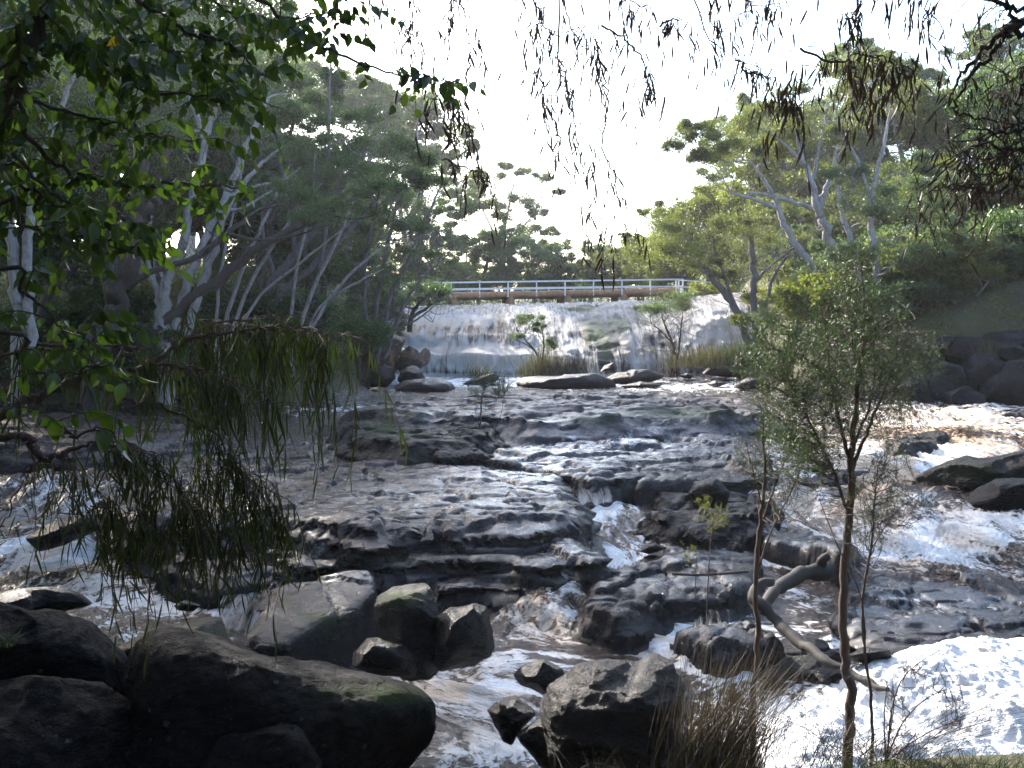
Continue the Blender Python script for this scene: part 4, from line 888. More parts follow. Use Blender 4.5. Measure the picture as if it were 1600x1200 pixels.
# ---- background tree kinds, built once and copied
def proto_tree(kind, seed):
    rg = np.random.default_rng(seed + 900); mb = MB(); tw = MB(); cl = []; H = 10.0
    if kind == 'gum': ns, top, nc, r, bark, leaf, lsz = 2, 1.0, 20, 1.0, 'bk_white', 'lf_pale', .17
    elif kind == 'bushy': ns, top, nc, r, bark, leaf, lsz = 3, .9, 22, 1.25, 'bk_grey', 'lf_grey', .17
    elif kind == 'olive': ns, top, nc, r, bark, leaf, lsz = 3, .85, 22, 1.25, 'bk_grey', 'lf_olive', .17
    elif kind == 'dark': ns, top, nc, r, bark, leaf, lsz = 2, .9, 22, 1.25, 'bk_dark', 'lf_dark', .17
    else: ns, top, nc, r, bark, leaf, lsz = 4, .8, 20, 1.3, 'bk_grey', 'lf_lime', .17
    nodes = []
    for i in range(ns):
        a = rg.uniform(0, 6.28); lean = rg.uniform(.05, .28) * H
        pts = [np.array([0, 0, -.4]), np.array([math.cos(a) * lean * .25, math.sin(a) * lean * .25, H * .3]), np.array([math.cos(a) * lean * .7, math.sin(a) * lean * .7, H * .6]) + rg.normal(size=3) * .3, np.array([math.cos(a) * lean, math.sin(a) * lean, H * .88 * top]) + rg.normal(size=3) * .3]
        sp_ = spline(pts, 14); rr = np.linspace(.2, .05, 14); mb.tube(sp_, rr, 6); nodes += list(zip(sp_[4:], rr[4:]))
    for i in range(nc):
        h = rg.uniform(.35 if kind != 'gum' else .5, 1.0) * H * top; a = rg.uniform(0, 6.28)
        w = (1.05 - abs(h / H - .6) * 1.1) * H * .30 * rg.uniform(.2, 1.1)
        rr_ = r * rg.uniform(.6, 1.1)
        c = np.array([math.cos(a) * w, math.sin(a) * w, h]); cl.append((c, rr_, rr_, rr_ * (.6 if kind == 'gum' else .8))); limb_to(mb, nodes, c - [0, 0, rr_ * .4], rg, .06)
    cm = crown_mesh('crown', cl, leaf, rg, lsz, .36, 26, .8, .3, tw, .016, flat=.8)
    tm = mb.mesh('trunk', M[bark]); wm = tw.mesh('twigs', M['bk_grey'])
    return tm, wm, cm
PROTO = {}
def bg_tree(kind, var, x, y, h, label, group, wide=1.0, name=None):
    key = (kind, var)
    if key not in PROTO: PROTO[key] = proto_tree(kind, var + hash_kind[kind])
    z = float(Tz(x, y)); root = empty(name or 'background_tree', (x, y, z - .1), label, 'tree', group)
    s = h / 10.0; root.scale = (s * wide, s * wide, s); root.rotation_euler = (0, 0, random.uniform(0, 6.28))
    for nm, me in zip(('trunk', 'twigs', 'crown'), PROTO[key]): link(nm, me, root, kind='stuff' if nm == 'twigs' else None)
    return root
hash_kind = {'gum': 10, 'bushy': 20, 'olive': 30, 'dark': 40, 'lime': 50}
def at_px(u, y): return (u - 800) / F * y
KN = {'gum': 'pale gum tree', 'bushy': 'grey green tree', 'olive': 'olive tree', 'dark': 'dark green tree', 'lime': 'yellow green tree'}
ORD = ['first', 'second', 'third', 'fourth', 'fifth', 'sixth', 'seventh', 'eighth', 'ninth', 'tenth', 'eleventh', 'twelfth', 'thirteenth', 'fourteenth', 'fifteenth', 'sixteenth']
def row(L, where, group):
    for i, (kind, var, u, y, h, w) in enumerate(L):
        same = sorted(q[2] for q in L if q[0] == kind); k = same.index(u)
        pre = '' if len(same) == 1 else ('leftmost ' if k == 0 else 'rightmost ' if k == len(same) - 1 else ORD[k] + ' from left, ')
        bg_tree(kind, var, at_px(u, y), y, h, '%s%s %s' % (pre, KN[kind], where), group, w)
# left forest, standing in rows on the left bank and behind the bridge's left end
row([('dark', 1, -40, 38, 11, 1.0), ('bushy', 1, 60, 41, 12, 1.1), ('bushy', 2, 250, 43, 12, 1.0), ('bushy', 1, 430, 46, 8.0, 1.3),
     ('dark', 2, 500, 50, 6.5, 1.4), ('dark', 1, 400, 41, 10.2, 1.2), ('bushy', 2, 180, 36, 10.5, 1.1), ('dark', 2, 30, 34, 10.5, 1.1), ('bushy', 1, 490, 43, 6.5, 1.3), ('bushy', 2, 600, 49, 4.5, 1.2), ('bushy', 2, 575, 52, 5.5, 1.3), ('dark', 1, 100, 52, 18, 1.1), ('bushy', 1, -20, 44, 17, 1.1), ('bushy', 2, 330, 50, 16, 1.0), ('dark', 2, 240, 47, 17, 1.1), ('bushy', 1, 220, 55, 14, 1.2), ('bushy', 2, 380, 58, 10, 1.2), ('dark', 2, 470, 62, 6, 1.4)],  # the tallest ones are added to keep sun off the near boulders
    'in the left bank thicket behind the paperbarks', 'trees of the left bank thicket')
row([('gum', 1, 560, 95, 21, 1.0), ('gum', 2, 640, 105, 22, .9), ('olive', 1, 600, 78, 11, 1.1), ('bushy', 1, 660, 80, 8.5, 1.1), ('olive', 2, 520, 75, 11, 1.1), ('olive', 1, 430, 78, 13, 1.1), ('olive', 2, 330, 80, 14, 1.1),
     ('gum', 1, 460, 100, 23, 1.0), ('olive', 1, 220, 76, 13, 1.1), ('gum', 2, 300, 100, 22, 1.1), ('olive', 2, 90, 78, 14, 1.2), ('bushy', 2, 0, 66, 14, 1.2), ('gum', 1, 140, 95, 24, 1.0)],
    'seen through the left thicket beyond the river', 'trees beyond the left bank')
row([('bushy', 1, 700, 84, 5.6, 1.3), ('dark', 2, 745, 88, 7.2, 1.2), ('bushy', 2, 790, 86, 8.0, 1.1), ('bushy', 1, 835, 90, 7.4, 1.2), ('dark', 1, 880, 92, 6.0, 1.3), ('bushy', 2, 920, 95, 7.6, 1.4),
     ('olive', 1, 960, 90, 7.0, 1.3), ('bushy', 1, 1000, 96, 8.5, 1.3), ('olive', 2, 850, 100, 5.5, 1.5), ('olive', 1, 720, 100, 6, 1.6), ('lime', 1, 1030, 84, 8.0, 1.2), ('olive', 2, 670, 92, 7, 1.3),
     ('olive', 1, 790, 106, 6, 1.6), ('olive', 2, 910, 110, 7, 1.5)],
    'in the scrub line just beyond the footbridge', 'trees of the scrub line beyond the footbridge')
row([('lime', 1, 1075, 72, 9.0, 1.2), ('olive', 1, 1130, 70, 10, 1.2), ('lime', 2, 1190, 66, 9.5, 1.2), ('olive', 2, 1250, 64, 10, 1.2), ('lime', 1, 1310, 60, 9, 1.2), ('bushy', 1, 1360, 62, 9, 1.1),
     ('olive', 1, 1420, 58, 9.5, 1.2), ('bushy', 2, 1480, 60, 8, 1.1), ('dark', 1, 1540, 54, 8.5, 1.1), ('olive', 2, 1600, 56, 8.5, 1.2), ('bushy', 1, 1660, 52, 9, 1.2), ('lime', 2, 1440, 50, 5.5, 1.3),
     ('gum', 1, 1330, 80, 14, 1.0), ('gum', 2, 1430, 78, 10, 1.0), ('gum', 1, 1530, 72, 10.5, 1.0), ('gum', 2, 1180, 85, 13, 1.0), ('bushy', 2, 1260, 82, 12, 1.2), ('bushy', 1, 1110, 86, 11, 1.2),
     ('olive', 1, 1210, 55, 6, 1.2), ('olive', 2, 1340, 50, 6, 1.1), ('dark', 2, 1590, 44, 7.5, 1.1), ('bushy', 2, 1500, 46, 4.2, 1.2), ('olive', 1, 1290, 52, 5.0, 1.2), ('bushy', 1, 1240, 50, 4.0, 1.3)],
    'on the sunlit slope of the right bank', 'trees on the right bank slope')

# ---- named trees of the left bank
px_tree('paperbark_tree', 'many stemmed white paperbark tree leaning right on the left bank', 'tree', 33,
    [[(258, 545, 12), (256, 500, 11), (262, 440, 8), (284, 390, 7), (297, 320, 6.5), (306, 290, 6), (320, 230, 5.5), (332, 180, 5), (362, 135, 4), (396, 98, 2.5)],
     [(250, 520, 8), (249, 470, 6), (238, 440, 5), (218, 410, 4), (186, 374, 2)], [(246, 455, 5), (234, 420, 4), (230, 370, 3.5), (240, 330, 2.5)],
     [(268, 530, 8), (290, 450, 7), (310, 400, 6.5), (334, 345, 6), (360, 290, 5.5), (384, 232, 5), (402, 190, 4), (420, 150, 2)],
     [(290, 525, 7), (318, 440, 6.5), (335, 390, 6), (347, 345, 5), (372, 300, 4), (402, 262, 3), (440, 230, 2)],
     [(322, 225, 5), (305, 175, 4), (292, 130, 3), (288, 90, 1.5)], [(266, 445, 4), (250, 420, 3), (285, 392, 3)], [(350, 310, 3), (400, 290, 2), (450, 285, 1)], [(340, 330, 3), (390, 320, 2), (470, 262, 1)]],
    [(400, 95, 42, 26), (350, 90, 50, 28), (300, 130, 46, 30), (250, 160, 50, 30), (360, 160, 40, 22), (460, 130, 30, 20), (280, 210, 50, 30)], 'bk_white', 'lf_grey', leafsz=.1, per=44, dens=.8, seed=1, bare=50)
px_tree('dark_trunked_tree', 'dark rough trunked tree with a long limb reaching right on the left bank', 'tree', 31,
    [[(150, 560, 22), (172, 500, 19), (190, 440, 18), (206, 385, 16), (216, 330, 14), (226, 280, 11), (215, 230, 8), (190, 180, 6)],
     [(212, 345, 12), (240, 320, 10), (250, 280, 8), (262, 230, 6)], [(200, 448, 6), (235, 425, 5), (300, 405, 5), (345, 372, 4), (400, 332, 3.5), (470, 290, 2)],
     [(225, 545, 11, 2), (290, 475, 10, 2), (340, 440, 9, 2), (385, 400, 8, 2), (430, 372, 7, 2), (500, 340, 5, 2), (570, 300, 3, 2)], [(60, 505, 8, 1), (90, 440, 8, 1), (140, 405, 6, 1), (210, 375, 5, 1)]],
    [(190, 190, 60, 36), (130, 230, 60, 36), (80, 190, 50, 30), (240, 250, 50, 30), (150, 140, 50, 30), (520, 330, 50, 26), (590, 290, 40, 22), (450, 300, 50, 24), (60, 300, 60, 30), (150, 300, 50, 26)], 'bk_dark', 'lf_dark', leafsz=.11, per=46, seed=2, bare=30, dens=.9)
px_tree('paperbark_tree', 'pale two stemmed paperbark at the far left edge', 'tree', 28,
    [[(28, 560, 10), (26, 470, 9), (20, 400, 9), (14, 320, 8), (10, 240, 7), (4, 180, 5)], [(46, 560, 9), (45, 470, 8), (42, 390, 8), (50, 310, 7), (66, 240, 6), (98, 160, 4), (120, 110, 2)]],
    [(0, 150, 50, 30), (100, 120, 50, 28), (30, 230, 40, 24), (140, 80, 40, 24), (60, 60, 50, 30)], 'bk_white', 'lf_grey', leafsz=.1, per=42, seed=3, bare=14)
px_tree('tea_tree', 'wide dark crowned tea tree with a bright green cushion of leaves, leaning over the river', 'tree', 36,
    [[(385, 545, 9), (400, 490, 8), (435, 430, 7), (470, 385, 6.5), (508, 325, 6), (540, 280, 5), (572, 235, 3)], [(395, 510, 7), (450, 450, 6), (505, 400, 5), (560, 345, 4), (604, 290, 2)],
     [(500, 420, 4), (512, 330, 4), (513, 230, 3), (515, 150, 2), (517, 92, 1)], [(460, 400, 4), (455, 320, 3.5), (440, 260, 3), (430, 210, 2)], [(430, 436, 4), (410, 360, 3), (415, 290, 2)], [(520, 320, 3), (560, 290, 2.5), (620, 262, 1.5)]],
    [(420, 176, 44, 20), (470, 184, 44, 22), (500, 160, 34, 22), (540, 200, 44, 24), (590, 222, 40, 22), (640, 245, 36, 20), (430, 235, 50, 24), (500, 255, 50, 26), (560, 270, 50, 26), (620, 290, 44, 26), (470, 300, 40, 22), (516, 120, 16, 34, .9), (540, 330, 50, 24), (380, 220, 40, 24), (660, 280, 30, 18)],
    'bk_grey', 'lf_dark', leafsz=.11, per=50, seed=4, bare=90, dens=.85)
px_tree('tea_tree', 'thin grey stemmed twiggy tree leaning right beside the left end of the falls', 'tree', 42,
    [[(585, 580, 4.5), (596, 530, 4), (612, 460, 3.5), (640, 400, 3), (668, 340, 2.5), (688, 290, 1.2)], [(600, 560, 3.5), (625, 490, 3), (655, 440, 2.5), (700, 398, 1)], [(580, 560, 4), (590, 470, 3.5), (604, 390, 3), (622, 310, 2.5), (636, 262, 1.2)],
     [(590, 570, 3), (570, 480, 3), (574, 390, 2.5), (590, 310, 1.5)], [(605, 520, 2), (650, 500, 1.5), (700, 460, .8)], [(612, 460, 2.5), (650, 380, 2), (660, 300, 1.2)]],
    [(640, 275, 34, 22), (670, 310, 26, 26), (600, 310, 36, 26), (640, 350, 36, 24), (590, 380, 36, 24), (655, 400, 26, 18), (620, 430, 30, 18), (560, 440, 34, 22), (680, 345, 18, 18)], 'bk_grey', 'lf_grey', leafsz=.085, per=34, dens=.8, seed=5, bare=110, twig_r=.014)
px_tree('tea_tree', 'small dark bush hanging its leaves in front of the bridge log', 'tree', 52, [[(640, 505, 4), (650, 480, 3), (668, 460, 2)], [(645, 495, 3), (690, 465, 1.5)]],
    [(650, 452, 34, 14), (690, 452, 26, 12), (610, 456, 30, 14), (670, 466, 26, 10)], 'bk_dark', 'lf_dark', leafsz=.12, per=40, seed=6, group=None)
for k, (lab, stems, cl) in enumerate([
    ('group of slender pale stems leaning right just beyond the white paperbark', [[(345, 550, 3.6), (368, 450, 3.2), (410, 350, 2.6), (452, 260, 1.6)], [(352, 550, 3.2), (392, 440, 3), (450, 350, 2.4), (500, 290, 1.2)], [(335, 550, 3), (344, 430, 2.6), (370, 310, 2), (384, 230, 1)], [(360, 548, 2.6), (400, 470, 2.2), (470, 410, 1.8), (545, 350, .9)]], [(455, 240, 30, 16), (505, 275, 30, 16), (380, 215, 28, 16)]),
    ('group of slender grey stems leaning right beside the cushion crowned tea tree', [[(455, 550, 3.4), (490, 450, 3), (530, 370, 2.4), (560, 290, 1.2)], [(465, 550, 3), (520, 460, 2.6), (580, 400, 2), (640, 365, 1)], [(450, 550, 2.8), (462, 430, 2.4), (486, 320, 1.8), (492, 240, .9)], [(470, 548, 2.4), (500, 480, 2), (560, 440, 1.6), (600, 420, .8)]], [(560, 275, 30, 16), (640, 350, 26, 14), (492, 225, 26, 14)]),
    ('group of thin pale stems between the dark trunk and the left edge', [[(100, 560, 3.4), (108, 450, 3), (96, 340, 2.4), (120, 240, 1.4)], [(110, 560, 3), (140, 450, 2.6), (160, 360, 2), (150, 270, 1)], [(84, 560, 3), (76, 450, 2.6), (90, 350, 1.6)]], [(120, 225, 30, 16), (150, 255, 26, 14)])]):
    px_tree('tea_tree', lab, 'tree', 33.5 + k * .8, stems, cl, 'bk_white', 'lf_grey', leafsz=.1, per=40, seed=140 + k, bare=34, dens=.8)
# understorey on the left bank
for k, (u, v, d, rx, rz, lf, lab) in enumerate([
    (480, 395, 44, 60, 22, 'lf_dark', 'dark round shrub in the thicket right of the leaning dark limb'), (420, 500, 40, 60, 22, 'lf_dark', 'low dark shrub behind the foot of the grey leaning stems'),
    (540, 505, 40, 54, 26, 'lf_dark', 'dark shrub left of the rust stained rock by the falls'), (120, 470, 36, 70, 34, 'lf_grey', 'pale green shrub low behind the dark trunk'),
    (60, 500, 34, 70, 30, 'lf_dark', 'dark shrub at the far left below the pale stems'), (340, 500, 37, 60, 26, 'lf_dark', 'low dark shrub right of the white stems'),
    (210, 520, 34, 60, 24, 'lf_dark', 'low dark shrub at the foot of the dark trunk'), (560, 520, 41, 40, 26, 'lf_grey', 'grey green shrub at the water edge left of the falls'),
    (470, 540, 35, 60, 26, 'lf_dark', 'dark shrub overhanging the bank behind the drooping leaves'), (300, 560, 34, 70, 22, 'lf_dark', 'dark low scrub on the left river edge'), (100, 570, 32, 80, 22, 'lf_dark', 'dark scrub on the left river edge under the pale stems'),
    (240, 440, 46, 60, 30, 'lf_olive', 'olive shrub glowing behind the white stems'), (380, 425, 50, 50, 24, 'lf_olive', 'olive shrub seen under the long dark limb')]):
    px_tree('shrub', lab, 'shrub', d, [[(u, v + rz * 1.3, 3), (u + 4, v + rz * .5, 2), (u + 10, v - rz * .2, 1)], [(u, v + rz, 2), (u - 20, v, 1)], [(u, v + rz, 2), (u + 26, v, 1)]],
            [(u, v, rx, rz), (u - rx * .6, v + rz * .3, rx * .6, rz * .7), (u + rx * .6, v + rz * .3, rx * .6, rz * .7)], 'bk_dark', lf, leafsz=.10, per=36, seed=60 + k, dens=.9, group='shrubs on the left bank', flat=.8)

# ---- far gums in the gap
px_tree('gum_tree', 'tall pale gum with scattered puffs of leaves beyond the bridge, centre of the gap', 'tree', 120,
    [[(788, 450, 2.6), (786, 400, 2.4), (790, 350, 2), (800, 300, 1.4), (806, 275, 1)], [(788, 395, 1.8), (760, 340, 1.4), (745, 300, 1)], [(789, 380, 1.6), (830, 340, 1.2), (845, 310, .8)], [(790, 360, 1.4), (775, 310, 1), (765, 280, .7)]],
    [(762, 277, 26, 8), (735, 282, 20, 7), (790, 260, 12, 5), (818, 268, 12, 6), (845, 278, 12, 8), (812, 312, 20, 10), (838, 330, 14, 14), (775, 320, 20, 9), (748, 318, 18, 8), (790, 338, 22, 9), (730, 300, 22, 5), (825, 358, 16, 9), (760, 365, 16, 9),
     (862, 362, 14, 6), (700, 285, 14, 6), (873, 300, 8, 5), (800, 375, 28, 14), (850, 388, 20, 12), (770, 395, 26, 14)], 'bk_grey', 'lf_pale', leafsz=.3, per=34, seed=10, twig_r=.05, ds=2, dens=1.1, spread=.36, limb_r=.14, bare=16)
px_tree('gum_tree', 'slender gum with one dark round head left of the tall pale gum', 'tree', 105,
    [[(728, 452, 1.4), (729, 400, 1.1), (727, 350, .8)]], [(722, 336, 20, 13), (735, 328, 12, 7), (702, 352, 10, 4), (712, 375, 12, 5)], 'bk_grey', 'lf_dark', leafsz=.28, per=40, seed=11, twig_r=.04, ds=1, limb_r=.1)
px_tree('gum_tree', 'faint high gum rising behind the left thicket beside the gap', 'tree', 110,
    [[(655, 450, 2.2), (655, 350, 1.8), (640, 260, 1.2)], [(655, 360, 1.4), (690, 300, .9), (700, 270, .6)]], [(632, 218, 18, 7), (650, 236, 18, 7), (668, 255, 16, 7), (690, 250, 14, 5), (600, 235, 18, 8), (706, 268, 14, 5), (690, 285, 16, 7), (640, 262, 20, 8), (670, 280, 14, 8)],
    'bk_grey', 'lf_pale', leafsz=.3, per=30, seed=12, twig_r=.04, ds=2, limb_r=.12)

# ---- right bank trees
px_tree('umbrella_tree', 'tall white limbed tree with a wide flat topped sunlit crown on the right bank', 'tree', 41,
    [[(1360, 520, 9), (1345, 450, 8), (1325, 415, 7.5), (1300, 378, 7.5), (1285, 345, 7), (1276, 325, 6.5), (1266, 280, 5), (1252, 245, 4.5), (1244, 205, 3)],
     [(1278, 330, 5.5), (1290, 295, 4.5), (1302, 262, 3), (1308, 225, 1.5)], [(1266, 325, 4), (1232, 313, 3.5), (1202, 306, 3), (1165, 300, 2)], [(1268, 290, 3), (1278, 240, 2.5), (1290, 190, 1.5)],
     [(1310, 480, 6.5), (1278, 432, 6), (1246, 385, 5.5), (1226, 350, 5), (1215, 320, 4), (1190, 275, 2.5), (1170, 250, 1.5)], [(1216, 325, 3.5), (1180, 312, 3), (1140, 300, 1.6)], [(1250, 250, 3), (1220, 220, 2), (1190, 200, 1.2)]],
    [(1215, 180, 50, 28), (1255, 160, 44, 24), (1175, 205, 40, 26), (1300, 125, 44, 20), (1345, 108, 40, 17), (1385, 105, 30, 15), (1400, 125, 24, 20), (1230, 215, 40, 22), (1120, 215, 34, 22), (1080, 205, 30, 20), (1062, 222, 22, 16), (1088, 246, 30, 13), (1115, 240, 26, 14),
     (1150, 235, 30, 18), (1270, 205, 34, 16), (1325, 205, 26, 9), (1355, 155, 30, 14), (1200, 240, 26, 14)], 'bk_white', 'lf_olive', leafsz=.10, per=74, seed=20, twig_r=.014, bare=60, dens=1.0, flat=.9, spread=.42)
px_tree('tea_tree', 'leaning tea tree growing in front of the right end of the falls', 'tree', 44.5,
    [[(1178, 560, 7), (1168, 530, 6.5), (1148, 480, 6), (1118, 440, 5), (1096, 415, 3.5), (1070, 385, 2)], [(1184, 560, 6), (1180, 500, 6), (1178, 440, 5.5), (1175, 390, 5), (1172, 340, 3)], [(1192, 560, 5), (1195, 500, 4), (1205, 440, 3), (1230, 400, 2)],
     [(1150, 480, 3), (1120, 400, 2.5), (1110, 350, 1.5)], [(1180, 440, 3), (1210, 410, 2), (1250, 380, 1.5)]],
    [(1040, 372, 46, 26), (1005, 395, 40, 22), (1085, 345, 46, 26), (1060, 400, 40, 20), (1130, 380, 44, 24), (1175, 345, 44, 24), (1220, 375, 40, 22), (1140, 430, 34, 16), (1200, 425, 34, 14), (1030, 345, 36, 20), (1110, 415, 30, 14), (1190, 470, 26, 12), (1160, 500, 16, 8)],
    'bk_grey', 'lf_olive', leafsz=.10, per=70, seed=21, bare=60, dens=1.0, flat=.9, spread=.42)
px_tree('gum_tree', 'pale straight double trunk rising behind the feathery sapling', 'tree', 38,
    [[(1375, 560, 7), (1372, 480, 6.5), (1368, 410, 6), (1362, 350, 5), (1366, 290, 4), (1380, 230, 3), (1392, 170, 1.5)], [(1350, 540, 6), (1345, 470, 5.5), (1336, 400, 5), (1318, 340, 4), (1306, 290, 2.5)], [(1366, 340, 3), (1345, 260, 2.5), (1318, 215, 1.5)]],
    [(1400, 300, 50, 30), (1350, 320, 44, 26), (1440, 330, 44, 26), (1330, 280, 34, 18), (1420, 260, 34, 14), (1390, 400, 40, 26), (1450, 390, 36, 22), (1310, 400, 36, 22)], 'bk_white', 'lf_grey', leafsz=.11, per=46, seed=22, bare=60)
px_tree('tea_tree', 'small short trunked pale tree above the right bank rocks', 'tree', 38, [[(1497, 545, 3.5), (1496, 500, 3.5), (1490, 470, 2.5), (1470, 440, 1.5)], [(1496, 500, 2.5), (1520, 470, 1.5), (1545, 440, 1)]],
    [(1490, 440, 34, 14), (1530, 425, 30, 14), (1455, 430, 26, 12), (1500, 410, 34, 14)], 'bk_white', 'lf_olive', leafsz=.11, per=40, seed=23, bare=14)
# bushes along the falls and slope
for k, (u, v, d, rx, rz, lf, lab, cr) in enumerate([
    (1240, 500, 43, 60, 20, 'lf_grey', 'flat topped green bush right of the falls under the tea tree', 'bk_grey'), (1300, 530, 40, 56, 26, 'lf_dark', 'dark bush behind the feathery sapling', 'bk_grey'), (1220, 545, 41, 46, 24, 'lf_dark', 'dark low bush at the right foot of the falls', 'bk_dark'),
    (1420, 500, 40, 40, 20, 'lf_olive', 'olive bush on the slope left of the short trunked tree', 'bk_grey'), (1560, 500, 39, 44, 16, 'lf_lime', 'yellow green bush above the right bank rocks', 'bk_grey'), (1530, 470, 42, 34, 14, 'lf_lime', 'yellow green bush higher on the right slope', 'bk_grey'),
    (1600, 455, 42, 40, 24, 'lf_grey', 'grey green bush at the right edge of the slope', 'bk_grey'), (1550, 430, 43, 44, 22, 'lf_olive', 'wide olive bush left of the grey green edge bush', 'bk_grey'), (1510, 485, 39.5, 30, 12, 'lf_olive', 'low olive bush just right of the short trunked tree', 'bk_grey'), (1400, 455, 41, 44, 24, 'lf_grey', 'grey green bush under the pale double trunk', 'bk_grey'), (1470, 425, 47, 46, 22, 'lf_olive', 'olive bush in the middle of the right slope', 'bk_grey'), (1350, 490, 39, 40, 20, 'lf_dark', 'dark bush beside the feet of the pale double trunk', 'bk_dark'), (1610, 510, 37.5, 40, 18, 'lf_grey', 'grey bush above the rocks at the right edge', 'bk_grey'), (1450, 460, 45, 36, 16, 'lf_lime', 'bright bush on the slope behind the pale double trunk', 'bk_grey'), (1590, 400, 46, 50, 24, 'lf_lime', 'sunlit bush high at the right edge', 'bk_grey'),
    (1230, 455, 52, 40, 12, 'lf_lime', 'sunlit low bush on the plateau right of the falls', 'bk_grey'), (1110, 452, 64, 30, 9, 'lf_lime', 'sunlit low bush at the right end of the bridge', 'bk_grey'), (1480, 500, 40.5, 24, 12, 'lf_lime', 'small sunlit bush left of the short trunk', 'bk_grey')]):
    px_tree('shrub', lab, 'shrub', d, [[(u, v + rz * 1.4, 3), (u + 4, v + rz * .5, 2), (u + 10, v - rz * .2, 1)], [(u, v + rz, 2), (u - rx * .5, v, 1)], [(u, v + rz, 2), (u + rx * .5, v, 1)]],
            [(u, v, rx, rz), (u - rx * .6, v + rz * .3, rx * .6, rz * .7), (u + rx * .6, v + rz * .3, rx * .6, rz * .7)], cr, lf, leafsz=.10, per=34, seed=90 + k, dens=.9, group='shrubs on the right bank', flat=.8)
# saplings in and by the falls
px_tree('sapling', 'small green leaved sapling in front of the middle of the falls', 'sapling', 45, [[(848, 580, 1.8), (838, 552, 1.5), (820, 530, 1.2), (806, 515, .8)], [(846, 572, 1.5), (850, 540, 1.2), (846, 510, .8)], [(848, 575, 1.4), (832, 545, 1), (800, 528, .6)]],
    [(828, 502, 20, 8), (842, 512, 12, 8), (806, 526, 12, 6), (856, 540, 12, 14), (820, 498, 12, 5)], 'bk_dark', 'lf_grey', leafsz=.07, per=30, seed=30, twig_r=.008, ds=.3, base=1, bare=14)
px_tree('sapling', 'dark stemmed small tree with a flat green crown against the right part of the falls', 'sapling', 46, [[(1060, 588, 3.2), (1057, 560, 2.8), (1050, 535, 2.2), (1042, 515, 1.6), (1034, 495, 1)], [(1058, 570, 2), (1062, 530, 1.6), (1066, 495, 1)], [(1052, 540, 1.6), (1036, 520, 1.2), (1018, 505, .7)]],
    [(1040, 472, 34, 11), (1065, 468, 22, 9), (1015, 484, 22, 9), (1045, 486, 30, 8)], 'bk_dark', 'lf_grey', leafsz=.07, per=46, seed=31, twig_r=.008, ds=.4, base=1, bare=24)
# low scrub and litter covering the banks: nobody could count it
def cover(name, label, n, xr, yr, mat, seed, size=.13, hmax=.55, clump=13, test=None):
    rg = np.random.default_rng(seed); x = rg.uniform(*xr, n * 3); y = rg.uniform(*yr, n * 3)
    z = Tz(x, y); dens = fbm(x * .35, y * .35, 0 * x + seed, 3); ok = (z > Wz(x, y) + .35) & (dens > -.15)
    if test: ok &= test(x, y)
    x, y, z = x[ok][:n], y[ok][:n], z[ok][:n]; k = clump
    h = hmax * rg.uniform(.3, 1.2, len(x)); g = rg.normal(size=(len(x), k, 3)) * .5
    C = np.stack([x, y, z], -1)[:, None] + g * h[:, None, None] * [.9, .9, .6] + np.array([0, 0, .45]) * h[:, None, None]
    C = C.reshape(-1, 3); D = rg.normal(size=C.shape) + [0, 0, .8]
    V, Fq = leaf_quads(C, D, size * rg.uniform(.6, 1.4, len(C)), size * .3, rg, .1)
    link(name, mesh_np(name, V, [Fq], M[mat], False), label=label, cat='ground cover', kind='stuff')
cover('ground_scrub', 'low olive and green scrub covering the right bank slope', 2200, (9, 34), (36, 70), 'lf_olive', 301)
cover('ground_scrub', 'pale yellow green low plants on the right bank slope', 1500, (10, 30), (36, 60), 'lf_lime', 302, hmax=.45)
cover('ground_scrub', 'dark low scrub covering the left bank', 2600, (-34, -3), (31, 60), 'lf_dark', 303, hmax=.8)
cover('ground_scrub', 'grey green scrub on the flat ground beyond the bridge', 2400, (-50, 50), (70, 105), 'lf_grey', 304, size=.3, hmax=1.6, clump=18)
cover('ground_scrub', 'straw coloured scrub on the left plateau behind the thicket', 1200, (-45, -8), (56, 80), 'lf_olive', 305, size=.25, hmax=1.3, clump=18)
print('leaves', NLEAF[0])

# bushes standing on the open part of the right slope
SH = {}
def slope_bush(kind, x, y, h, label, group):
    if kind not in SH:
        rg = np.random.default_rng(hash_kind[kind] + 5); mb = MB(); cl = []
        for i in range(9):
            a = rg.uniform(0, 6.28); w = rg.uniform(.1, .55); c = np.array([math.cos(a) * w, math.sin(a) * w, rg.uniform(.35, .8)]); r = rg.uniform(.22, .36); cl.append((c, r, r, r * .8))
            mb.tube(spline([(0, 0, -.1), c * [.4, .4, .5], c], 7), np.linspace(.03, .01, 7), 5)
        SH[kind] = (mb.mesh('stem', M['bk_grey']), crown_mesh('foliage', cl, {'lime': 'lf_lime', 'olive': 'lf_olive', 'bushy': 'lf_grey', 'dark': 'lf_dark'}[kind], rg, .055, .35, 34, 1.0, .34, flat=.9))
    r = empty('shrub', (x, y, float(Tz(x, y)) - .03), label, 'shrub', group); r.scale = (h * 1.25, h * 1.25, h); r.rotation_euler = (0, 0, random.uniform(0, 6.28))
    for nm, me in zip(('stem', 'foliage'), SH[kind]): link(nm, me, r)
BL_ = {'lime': 'yellow green', 'olive': 'olive', 'bushy': 'grey green', 'dark': 'dark green'}
rgb_ = np.random.default_rng(77)
for kind, cnt in (('lime', 12), ('olive', 14), ('bushy', 12), ('dark', 8)):
    L = []
    for i in range(cnt):
        y = rgb_.uniform(37.5, 54); u = rgb_.uniform(1300, 1640); L.append((u, y, rgb_.uniform(1.3, 2.9)))
    L.sort()
    for i, (u, y, h) in enumerate(L):
        slope_bush(kind, at_px(u, y), y, h, '%s from left of the rounded %s bushes scattered over the right bank slope' % (ORD[i], BL_[kind]), 'bushes scattered over the right bank slope')
